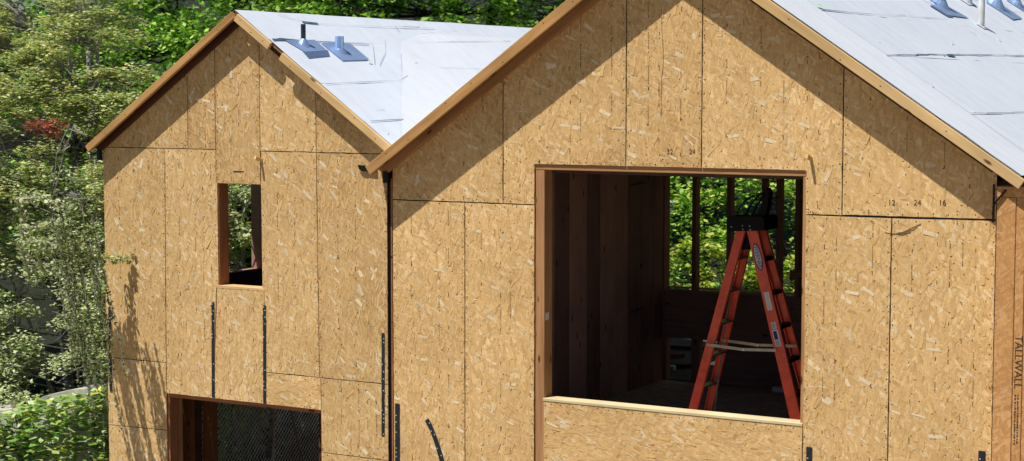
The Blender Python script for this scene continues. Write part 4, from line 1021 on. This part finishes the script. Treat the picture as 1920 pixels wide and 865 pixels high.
x_ = r_.uniform(-15.6, -12.82, n); tt = r_.rand(n) ** 1.2; top = np.interp(x_, [p[0] for p in pts], [p[1] for p in pts])
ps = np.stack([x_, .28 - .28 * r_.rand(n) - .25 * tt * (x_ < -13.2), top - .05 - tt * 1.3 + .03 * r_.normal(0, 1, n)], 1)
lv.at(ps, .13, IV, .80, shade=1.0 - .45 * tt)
lv.build('foliage', ivr, M['ivyleaf'])
mb = MB()
for k in range(14):
    x0_ = r.uniform(-15.3, -12.9); p = Vector((x0_, .15, -5.6)); pl_ = [p]
    for j in range(6): p = p + Vector((r.gauss(0, .12), r.gauss(0, .03), .38)); pl_.append(p)
    mb.tube(pl_, [.02, .018, .016, .014, .012, .01, .006], 5, cap=False)
mb.build('stems', [M['bark']], ivr)
# chain-link fence
fx = -14.15; fz0, fz1 = -5.6, -3.45; fy0, fy1 = 2.2, 7.0
fe = empty('chain_link_fence', fx, 4.5, -5.7, 'chain-link fence with dark shade cloth seen through the lower opening of the left house', 'fence')
mb = MB(); s = .072; k = 0; hh = fz1 - fz0
y = fy0 - hh
while y < fy1:
    a, b_ = max(y, fy0), min(y + hh, fy1)
    if b_ > a: mb.beam((fx, a, fz0 + (a - y)), (fx, b_, fz0 + (b_ - y)), .013, .008, (1, 0, 0))
    y += s
y = fy0
while y < fy1 + hh:
    a, b_ = max(y - hh, fy0), min(y, fy1)
    if b_ > a: mb.beam((fx + .007, b_, fz0 + (y - b_)), (fx + .007, a, fz0 + (y - a)), .005, .004, (1, 0, 0))
    y += s
mb.build('wire_mesh', [M['wire']], fe)
for yy in (2.2, 4.6, 7.0): MB().tube([(fx - .03, yy, -5.9), (fx - .03, yy, fz1 + .03)], .025, 8).build('post', [M['wire']], fe)
MB().tube([(fx - .02, fy0, fz1), (fx - .02, fy1, fz1)], .018, 8).build('top_rail', [M['wire']], fe)
MB().box(fx - .055, fx - .05, 4.7, 5.9, fz0, -4.55).build('shade_cloth', [M['screen']], fe)
tag(MB().tube([(-13.3, 3.77, -3.75), (-13.3, 3.93, -4.23), (-13.3, 4.35, -5.45)], .018, 8).build('pole', [M['polem']]), 'thin weathered pole leaning outside the lower left opening', 'pole')

# =================================================================== WORLD, SUN, CAMERA
sd_ = Vector((.20, .42, -1.0))                                   # direction the sunlight travels
to = -sd_.normalized()
w = bpy.data.worlds.new('World'); SC.world = w; w.use_nodes = True
nt = w.node_tree; nt.nodes.clear()
sky = nt.nodes.new('ShaderNodeTexSky'); sky.sky_type = 'NISHITA'; sky.sun_disc = False
sky.sun_elevation = math.asin(to.z); sky.sun_rotation = math.atan2(to.x, to.y)
sky.air_density = 1.0; sky.dust_density = .6; sky.ozone_density = 1.2
bg = nt.nodes.new('ShaderNodeBackground'); bg.inputs[1].default_value = .052
ow = nt.nodes.new('ShaderNodeOutputWorld'); nt.links.new(sky.outputs[0], bg.inputs[0]); nt.links.new(bg.outputs[0], ow.inputs[0])
su = bpy.data.lights.new('sun', 'SUN'); su.energy = 5.0; su.angle = math.radians(.5); su.color = (1.0, .955, .88)
so = bpy.data.objects.new('sun', su); COL.objects.link(so); so.rotation_euler = sd_.to_track_quat('-Z', 'Y').to_euler(); so.location = (-10, -20, 40)
cam = bpy.data.cameras.new('camera'); co_ = bpy.data.objects.new('camera', cam); COL.objects.link(co_)
cam.sensor_width = 36; cam.lens = 3365.37 / 1920 * 36; cam.clip_start = .1; cam.clip_end = 1000
co_.location = (0, -13.6795, H); co_.rotation_euler = (math.radians(90 - 4.446), math.radians(0), math.radians(30.127))
cam.dof.use_dof = True; cam.dof.focus_distance = 16.6; cam.dof.aperture_fstop = 2.8
SC.camera = co_
SC.view_settings.view_transform = 'Standard'; SC.view_settings.look = 'None'; SC.view_settings.exposure = 0; SC.view_settings.gamma = 1
SC.cycles.max_bounces = 8
